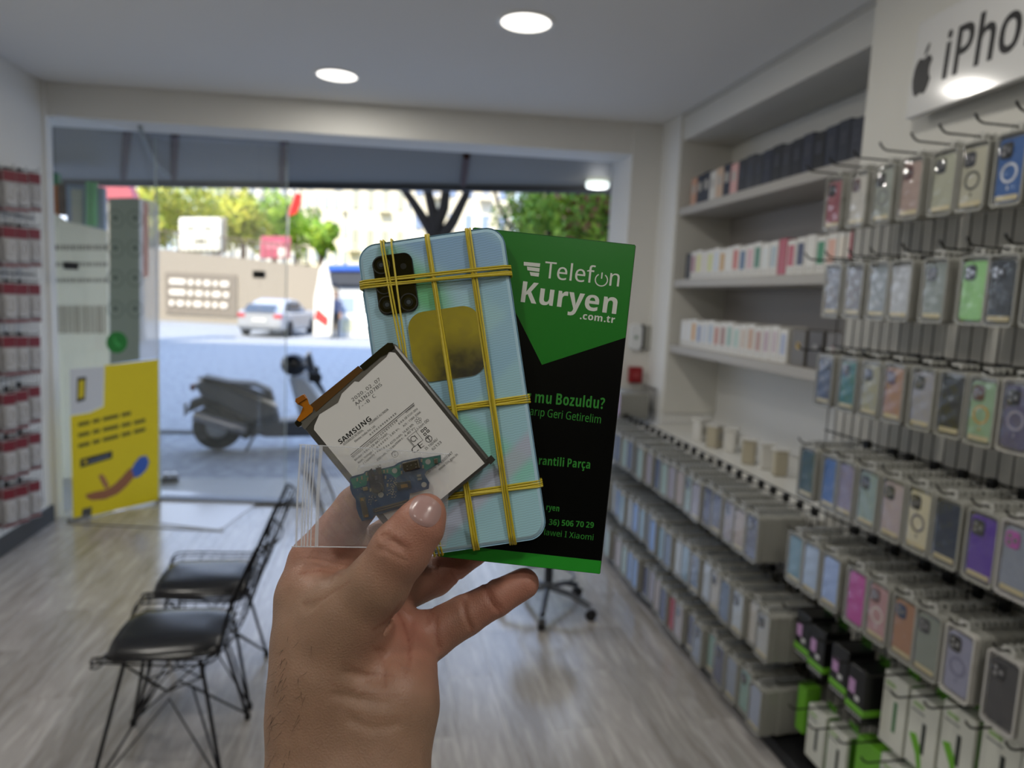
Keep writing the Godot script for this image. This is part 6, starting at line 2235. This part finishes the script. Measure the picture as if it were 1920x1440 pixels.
	part(bg, "top_seam", tubem([Vector3(s2.x, s2.y, 0.001), Vector3((s2.x + s3.x) / 2, (s2.y + s3.y) / 2 + 0.0004, 0.0022), Vector3(s3.x, s3.y, 0.001)], 0.00025, 6), frost)
	part(bg, "sleeve_edge", slabm(cv.call([[770, 415], [790, 380], [1180, 300], [1225, 320], [1225, 345], [1180, 335], [800, 410], [785, 440]]), -0.0013, -0.0011), clear(Color(0.9, 0.92, 0.95), 0.3, 0.15))


# ---------------------------------------------------------------- the hand: one surface from a distance field
const CELL := 0.0013
var fld := PackedFloat32Array()
var fo: Vector3
var fnx: int
var fny: int
var fnz: int


# camera axes in metres: x right, y down, z away from the eye
func jt(px: float, py: float, dep: float) -> Vector3:
	return Vector3((px - 960.0) / F * dep, (py - 720.0) / F * dep, dep)


func bone(a: Vector3, ra: float, b: Vector3, rb: float, k: float) -> void:
	var m := maxf(ra, rb) + k + 0.004
	var lo := (Vector3(minf(a.x, b.x), minf(a.y, b.y), minf(a.z, b.z)) - Vector3.ONE * m - fo) / CELL
	var hi := (Vector3(maxf(a.x, b.x), maxf(a.y, b.y), maxf(a.z, b.z)) + Vector3.ONE * m - fo) / CELL
	var x0 := maxi(0, int(lo.x))
	var x1 := mini(fnx - 1, int(hi.x) + 1)
	var y0 := maxi(0, int(lo.y))
	var y1 := mini(fny - 1, int(hi.y) + 1)
	var z0 := maxi(0, int(lo.z))
	var z1 := mini(fnz - 1, int(hi.z) + 1)
	var ab := b - a
	var il := 1.0 / maxf(ab.length_squared(), 1e-9)
	var dr := rb - ra
	for z in range(z0, z1 + 1):
		for y in range(y0, y1 + 1):
			var at0 := (z * fny + y) * fnx
			var pa := fo + Vector3(x0 * CELL, y * CELL, z * CELL) - a
			for x in range(x0, x1 + 1):
				var t := clampf(pa.dot(ab) * il, 0.0, 1.0)
				var dd := (pa - ab * t).length() - ra - dr * t
				pa.x += CELL
				var f := fld[at0 + x]
				var e := k - absf(f - dd)
				if e > 0.0:
					fld[at0 + x] = minf(f, dd) - e * e / (4.0 * k)
				elif dd < f:
					fld[at0 + x] = dd


# a fold of skin along a polyline of pixels
func groove(px: Array, dep: float, w: float, dp: float) -> void:
	var q := []
	var lo := Vector3(9, 9, 9)
	var hi := -lo
	for p in px:
		var j := jt(p[0], p[1], dep)
		q.append(Vector2(j.x, j.y))
		lo = Vector3(minf(lo.x, j.x), minf(lo.y, j.y), minf(lo.z, j.z))
		hi = Vector3(maxf(hi.x, j.x), maxf(hi.y, j.y), maxf(hi.z, j.z))
	var m := w * 2.4
	lo = (lo - Vector3(m, m, 0.014) - fo) / CELL
	hi = (hi + Vector3(m, m, 0.014) - fo) / CELL
	for y in range(maxi(0, int(lo.y)), mini(fny - 1, int(hi.y)) + 1):
		for x in range(maxi(0, int(lo.x)), mini(fnx - 1, int(hi.x)) + 1):
			var p := Vector2(fo.x + x * CELL, fo.y + y * CELL)
			var best := 9.0
			var along := 0.0
			for i in q.size() - 1:
				var ab: Vector2 = q[i + 1] - q[i]
				var t := clampf((p - q[i]).dot(ab) / maxf(ab.length_squared(), 1e-9), 0.0, 1.0)
				var d: float = (p - q[i] - ab * t).length()
				if d < best:
					best = d
					along = (i + t) / (q.size() - 1)
			if best > m:
				continue
			var g := dp * exp(-best * best / (w * w)) * smoothstep(0.0, 0.18, along) * smoothstep(1.0, 0.82, along)
			for z in range(maxi(0, int(lo.z)), mini(fnz - 1, int(hi.z)) + 1):
				fld[(z * fny + y) * fnx + x] += g


func fval(p: Vector3) -> float:
	var g := (p - fo) / CELL
	var x := clampi(int(g.x), 0, fnx - 2)
	var y := clampi(int(g.y), 0, fny - 2)
	var z := clampi(int(g.z), 0, fnz - 2)
	var u := g.x - x
	var v := g.y - y
	var w := g.z - z
	var i := (z * fny + y) * fnx + x
	var j := i + fnx * fny
	var a := lerpf(lerpf(fld[i], fld[i + 1], u), lerpf(fld[i + fnx], fld[i + fnx + 1], u), v)
	var b := lerpf(lerpf(fld[j], fld[j + 1], u), lerpf(fld[j + fnx], fld[j + fnx + 1], u), v)
	return lerpf(a, b, w)


func skin_at(px: float, py: float) -> Vector3:
	var dep := 0.285
	while dep < 0.43:
		if fval(jt(px, py, dep)) < 0.0:
			var lo := dep - 0.001
			var hi := dep
			for i in 8:
				var m := (lo + hi) / 2
				if fval(jt(px, py, m)) < 0.0:
					hi = m
				else:
					lo = m
			return jt(px, py, (lo + hi) / 2)
		dep += 0.001
	return jt(px, py, 0.34)


func hand() -> void:
	fo = Vector3(-0.142, 0.028, 0.250)
	fnx = int(0.168 / CELL)
	fny = int(0.282 / CELL)
	fnz = int(0.175 / CELL)
	fld.resize(fnx * fny * fnz)
	fld.fill(0.05)
	# forearm and wrist
	bone(jt(555, 1960, 0.286), 0.026, jt(575, 1640, 0.318), 0.024, 0.010)
	bone(jt(690, 1960, 0.286), 0.028, jt(705, 1640, 0.318), 0.026, 0.016)
	bone(jt(575, 1640, 0.318), 0.024, jt(592, 1330, 0.342), 0.0205, 0.010)
	bone(jt(705, 1640, 0.318), 0.026, jt(722, 1330, 0.344), 0.0215, 0.016)
	# palm: metacarpals
	bone(jt(592, 1330, 0.342), 0.0205, jt(585, 1120, 0.362), 0.0170, 0.012)
	bone(jt(650, 1330, 0.348), 0.020, jt(640, 1100, 0.372), 0.0160, 0.012)
	bone(jt(700, 1330, 0.350), 0.020, jt(700, 1140, 0.376), 0.0150, 0.012)
	bone(jt(728, 1330, 0.346), 0.0215, jt(752, 1200, 0.374), 0.0150, 0.012)
	# pad below the little finger and ball of the thumb
	bone(jt(742, 1300, 0.346), 0.0185, jt(757, 1250, 0.358), 0.0150, 0.010)
	bone(jt(605, 1250, 0.342), 0.020, jt(650, 1165, 0.345), 0.0185, 0.014)
	bone(jt(590, 1190, 0.350), 0.0165, jt(650, 1150, 0.347), 0.0165, 0.012)
	# thumb
	bone(jt(650, 1165, 0.345), 0.0180, jt(706, 1098, 0.338), 0.0142, 0.010)
	bone(jt(706, 1098, 0.338), 0.0142, jt(752, 1030, 0.3365), 0.0134, 0.006)
	bone(jt(752, 1030, 0.3365), 0.0134, jt(786, 985, 0.3375), 0.0118, 0.005)
	bone(jt(786, 985, 0.3375), 0.0116, jt(799, 962, 0.3390), 0.0094, 0.004)
	# index, behind the bag and the phone
	bone(jt(585, 1120, 0.362), 0.0165, jt(592, 1055, 0.372), 0.0135, 0.008)
	bone(jt(592, 1055, 0.372), 0.0138, jt(668, 950, 0.3835), 0.0108, 0.004)
	bone(jt(668, 950, 0.3835), 0.0105, jt(742, 880, 0.3850), 0.0095, 0.003)
	bone(jt(742, 880, 0.3850), 0.0095, jt(782, 846, 0.3840), 0.0080, 0.003)
	# middle
	bone(jt(640, 1100, 0.372), 0.0155, jt(660, 1055, 0.382), 0.0130, 0.006)
	bone(jt(660, 1055, 0.382), 0.0125, jt(760, 985, 0.4060), 0.0108, 0.003)
	bone(jt(760, 985, 0.4060), 0.0105, jt(850, 940, 0.4080), 0.0095, 0.002)
	bone(jt(850, 940, 0.4080), 0.0095, jt(905, 915, 0.4060), 0.0080, 0.002)
	# ring
	bone(jt(700, 1140, 0.376), 0.0145, jt(735, 1112, 0.386), 0.0130, 0.005)
	bone(jt(735, 1112, 0.386), 0.0125, jt(815, 1082, 0.4060), 0.0108, 0.003)
	bone(jt(815, 1082, 0.4060), 0.0106, jt(885, 1030, 0.4085), 0.0096, 0.002)
	bone(jt(885, 1030, 0.4085), 0.0095, jt(930, 995, 0.4060), 0.0080, 0.002)
	# little finger under the carton
	bone(jt(752, 1205, 0.372), 0.0142, jt(806, 1191, 0.376), 0.0126, 0.006)
	bone(jt(806, 1191, 0.376), 0.0124, jt(872, 1154, 0.380), 0.0108, 0.003)
	bone(jt(872, 1154, 0.380), 0.0106, jt(930, 1122, 0.3825), 0.0094, 0.002)
	bone(jt(930, 1122, 0.3825), 0.0095, jt(982, 1094, 0.3835), 0.0083, 0.002)
	# creases of the skin
	var cr := [
		[[[716, 1003], [730, 998], [752, 1006], [768, 1018]], 0.336, 0.0010, 0.0007], [[[720, 1013], [740, 1010], [762, 1022], [774, 1032]], 0.334, 0.0010, 0.0007], [[[708, 1022], [730, 1022], [756, 1034], [776, 1044]], 0.334, 0.0010, 0.0006], [[[738, 1004], [756, 1014], [778, 1022]], 0.334, 0.0009, 0.0005],
		[[[752, 1128], [743, 1142], [733, 1156], [720, 1168], [700, 1180]], 0.350, 0.0016, 0.0018], [[[745, 1146], [757, 1170], [766, 1200], [768, 1235], [760, 1270]], 0.352, 0.0018, 0.0010],
		[[[560, 1076], [600, 1070], [640, 1078]], 0.350, 0.0014, 0.0009], [[[640, 1240], [690, 1262], [740, 1268]], 0.335, 0.0016, 0.0006], [[[620, 1280], [680, 1300], [748, 1304]], 0.332, 0.0016, 0.0006], [[[650, 1330], [700, 1346], [770, 1342]], 0.330, 0.0016, 0.0005], [[[700, 1210], [720, 1240], [724, 1290]], 0.335, 0.0015, 0.0005],
		[[[908, 1096], [918, 1122], [938, 1148]], 0.376, 0.0010, 0.0009], [[[912, 1094], [926, 1120], [944, 1144]], 0.376, 0.0008, 0.0005], [[[866, 1122], [874, 1152], [886, 1184]], 0.372, 0.0011, 0.0009], [[[812, 1150], [818, 1190], [824, 1222]], 0.366, 0.0013, 0.0008], [[[796, 1140], [806, 1168]], 0.368, 0.0012, 0.0008],
		[[[845, 1070], [858, 1092], [862, 1104]], 0.398, 0.0010, 0.0007], [[[570, 1130], [610, 1120], [655, 1090]], 0.345, 0.0020, 0.0007]]
	for c in cr:
		groove(c[0], c[1], c[2] * 1.1, c[3] * 1.35)
	# surface nets
	var idx := {}
	var vs := PackedVector3Array()
	var ns := PackedVector3Array()
	var sx := 1
	var sy := fnx
	var sz := fnx * fny
	for z in range(1, fnz - 2):
		for y in range(1, fny - 2):
			var row := (z * fny + y) * fnx
			for x in range(1, fnx - 2):
				var i := row + x
				var f0 := fld[i]
				if f0 > 0.0045 or f0 < -0.0045:
					continue
				var c8 := [f0, fld[i + sx], fld[i + sy], fld[i + sx + sy], fld[i + sz], fld[i + sx + sz], fld[i + sy + sz], fld[i + sx + sy + sz]]
				var neg := 0
				for q in c8:
					if q < 0.0:
						neg += 1
				if neg == 0 or neg == 8:
					continue
				var sum := Vector3.ZERO
				var cnt := 0
				for e in [[0, 1], [2, 3], [4, 5], [6, 7], [0, 2], [1, 3], [4, 6], [5, 7], [0, 4], [1, 5], [2, 6], [3, 7]]:
					var fa: float = c8[e[0]]
					var fb: float = c8[e[1]]
					if (fa < 0.0) != (fb < 0.0):
						var t := fa / (fa - fb)
						var pa := Vector3(e[0] & 1, (e[0] >> 1) & 1, e[0] >> 2)
						var pb := Vector3(e[1] & 1, (e[1] >> 1) & 1, e[1] >> 2)
						sum += pa.lerp(pb, t)
						cnt += 1
				var p := fo + (Vector3(x, y, z) + sum / cnt) * CELL
				idx[i] = vs.size()
				vs.append(p)
				var hh := CELL * 0.9
				ns.append(Vector3(fval(p + Vector3(hh, 0, 0)) - fval(p - Vector3(hh, 0, 0)), fval(p + Vector3(0, hh, 0)) - fval(p - Vector3(0, hh, 0)), fval(p + Vector3(0, 0, hh)) - fval(p - Vector3(0, 0, hh))).normalized())
	var tris := PackedInt32Array()
	for i in idx.keys():
		for e in [[sx, sy, sz], [sy, sz, sx], [sz, sx, sy]]:
			var s0 := fld[i] < 0.0
			if s0 == (fld[i + e[0]] < 0.0):
				continue
			var a: int = idx.get(i, -1)
			var b: int = idx.get(i - e[1], -1)
			var c: int = idx.get(i - e[1] - e[2], -1)
			var d: int = idx.get(i - e[2], -1)
			if a < 0 or b < 0 or c < 0 or d < 0:
				continue
			tris.append_array([a, b, c, a, c, d])
	# to the world; skin tints: redder fingertips and palm, fine mottling
	var org := spot(660, 1420, 0.34)
	var bs := Basis(ex, ed, ef)
	var wv := PackedVector3Array()
	var wn := PackedVector3Array()
	var wc := PackedColorArray()
	var no := FastNoiseLite.new()
	no.seed = 3
	no.frequency = 90.0
	no.fractal_octaves = 3
	var tips := [jt(984, 1093, 0.3835), jt(800, 960, 0.338), jt(930, 1121, 0.3825), jt(850, 1085, 0.404), jt(885, 1030, 0.4085), jt(620, 1000, 0.378), jt(770, 1180, 0.36)]
	for i in vs.size():
		var p := vs[i]
		wv.append(EYE + bs * p - org)
		wn.append(bs * ns[i])
		var n := no.get_noise_3dv(p)
		var red := 0.0
		for q in tips:
			red = maxf(red, 1.0 - p.distance_to(q) / 0.045)
		red = clampf(red, 0.0, 1.0)
		var base := Vector3(0.295, 0.175, 0.115).lerp(Vector3(0.43, 0.18, 0.128), red)
		base *= 1.0 + 0.10 * n
		# creases: redder skin, plus the shade of the folds painted darker
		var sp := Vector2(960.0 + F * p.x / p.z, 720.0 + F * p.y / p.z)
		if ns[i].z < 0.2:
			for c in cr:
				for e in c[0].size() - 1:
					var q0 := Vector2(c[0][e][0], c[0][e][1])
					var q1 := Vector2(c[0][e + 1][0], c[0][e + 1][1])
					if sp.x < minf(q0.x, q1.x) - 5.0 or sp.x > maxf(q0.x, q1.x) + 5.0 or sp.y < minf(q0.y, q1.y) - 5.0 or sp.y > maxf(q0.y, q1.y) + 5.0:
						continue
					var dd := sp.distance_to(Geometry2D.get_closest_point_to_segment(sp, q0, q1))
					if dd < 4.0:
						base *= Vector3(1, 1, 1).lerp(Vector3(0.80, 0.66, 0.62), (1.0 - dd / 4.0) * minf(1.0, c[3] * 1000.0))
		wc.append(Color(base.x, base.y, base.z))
	# wind the faces by their normals
	for i in range(0, tris.size(), 3):
		var g := (wv[tris[i + 2]] - wv[tris[i]]).cross(wv[tris[i + 1]] - wv[tris[i]])
		if g.dot(wn[tris[i]] + wn[tris[i + 1]] + wn[tris[i + 2]]) < 0.0:
			var t := tris[i + 1]
			tris[i + 1] = tris[i + 2]
			tris[i + 2] = t
	var arr := []
	arr.resize(Mesh.ARRAY_MAX)
	arr[Mesh.ARRAY_VERTEX] = wv
	arr[Mesh.ARRAY_NORMAL] = wn
	arr[Mesh.ARRAY_COLOR] = wc
	arr[Mesh.ARRAY_INDEX] = tris
	var am := ArrayMesh.new()
	am.add_surface_from_arrays(Mesh.PRIMITIVE_TRIANGLES, arr)
	var sk := StandardMaterial3D.new()
	sk.vertex_color_use_as_albedo = true
	sk.roughness = 0.48
	sk.subsurf_scatter_enabled = true
	sk.subsurf_scatter_strength = 0.06
	sk.heightmap_enabled = true
	sk.heightmap_texture = noise_tex(0.05, [Color.BLACK, Color.WHITE], [0.25, 0.8], 77, 256, 4)
	sk.heightmap_scale = 0.014
	sk.uv1_triplanar = true
	sk.uv1_scale = Vector3(60, 60, 60)
	var o := thing("person", "bare hand and wrist holding phone, carton, battery and zip bag", "person", Transform3D(Basis.IDENTITY, org))
	part(o, "hand", am, sk)
	# thumb nail: a curved plate seated on the skin
	var nm := MB.new()
	var N := 12
	var g2 := []
	var out := jt(0, 0, 1)
	for j in N + 1:
		var row := []
		for i in N + 1:
			var u := -1.0 + 2.0 * i / N
			var v := -1.0 + 2.0 * j / N
			var q := Vector2(u * sqrt(1.0 - v * v * 0.42), v * sqrt(1.0 - u * u * 0.42))
			var px := 797.5 + q.x * 31.0 * 0.86 + q.y * 29.0 * -0.42
			var py := 958.0 + q.x * 31.0 * 0.46 + q.y * 29.0 * 0.86
			var p := skin_at(px, py)
			var rim := 1.0 - maxf(absf(u), absf(v))
			p.z -= 0.0002 + 0.0009 * smoothstep(0.0, 0.35, rim)
			row.append(EYE + bs * p - org)
		g2.append(row)
	for j in N:
		for i in N:
			var nn := []
			for e in [[0, 0], [1, 0], [1, 1], [0, 1]]:
				var q: Vector3 = (g2[j + e[1]][mini(i + e[0] + 1, N)] - g2[j + e[1]][maxi(i + e[0] - 1, 0)]).cross(g2[mini(j + e[1] + 1, N)][i + e[0]] - g2[maxi(j + e[1] - 1, 0)][i + e[0]]).normalized()
				if q.dot(-ef) < 0.0:
					q = -q
				nn.append(q)
			nm.tri(g2[j][i], g2[j][i + 1], g2[j + 1][i + 1], nn[0], nn[1], nn[2])
			nm.tri(g2[j][i], g2[j + 1][i + 1], g2[j + 1][i], nn[0], nn[2], nn[3])
	var nl := part(o, "thumb_nail", nm, mat(lin(0.40, 0.25, 0.235), 0.25))
	nl.set_meta("label", "pale pink thumb nail")
	# a few dark hairs on the outer wrist
	var hr := MB.new()
	var g := RandomNumberGenerator.new()
	g.seed = 21
	for i in 46:
		var py := g.randf_range(1180, 1438)
		var px := 520.0 - (py - 1180.0) * 0.09 + g.randf_range(4, 70) * (0.4 if i % 3 else 1.0)
		var p := skin_at(px, py)
		if p.z > 0.36:
			continue
		var dr := Vector3(g.randf_range(-0.0045, 0.001), g.randf_range(0.001, 0.006), -0.0006)
		var a := EYE + bs * p - org
		var b := EYE + bs * (p + dr * 0.5 + Vector3(0, 0, -0.0008)) - org
		var c := EYE + bs * (p + dr) - org
		hr.tube([a, b, c], 0.00005, 4, false, [0.00007, 0.00005, 0.00002])
	part(o, "wrist_hair", hr, h("1e1510", 0.5))
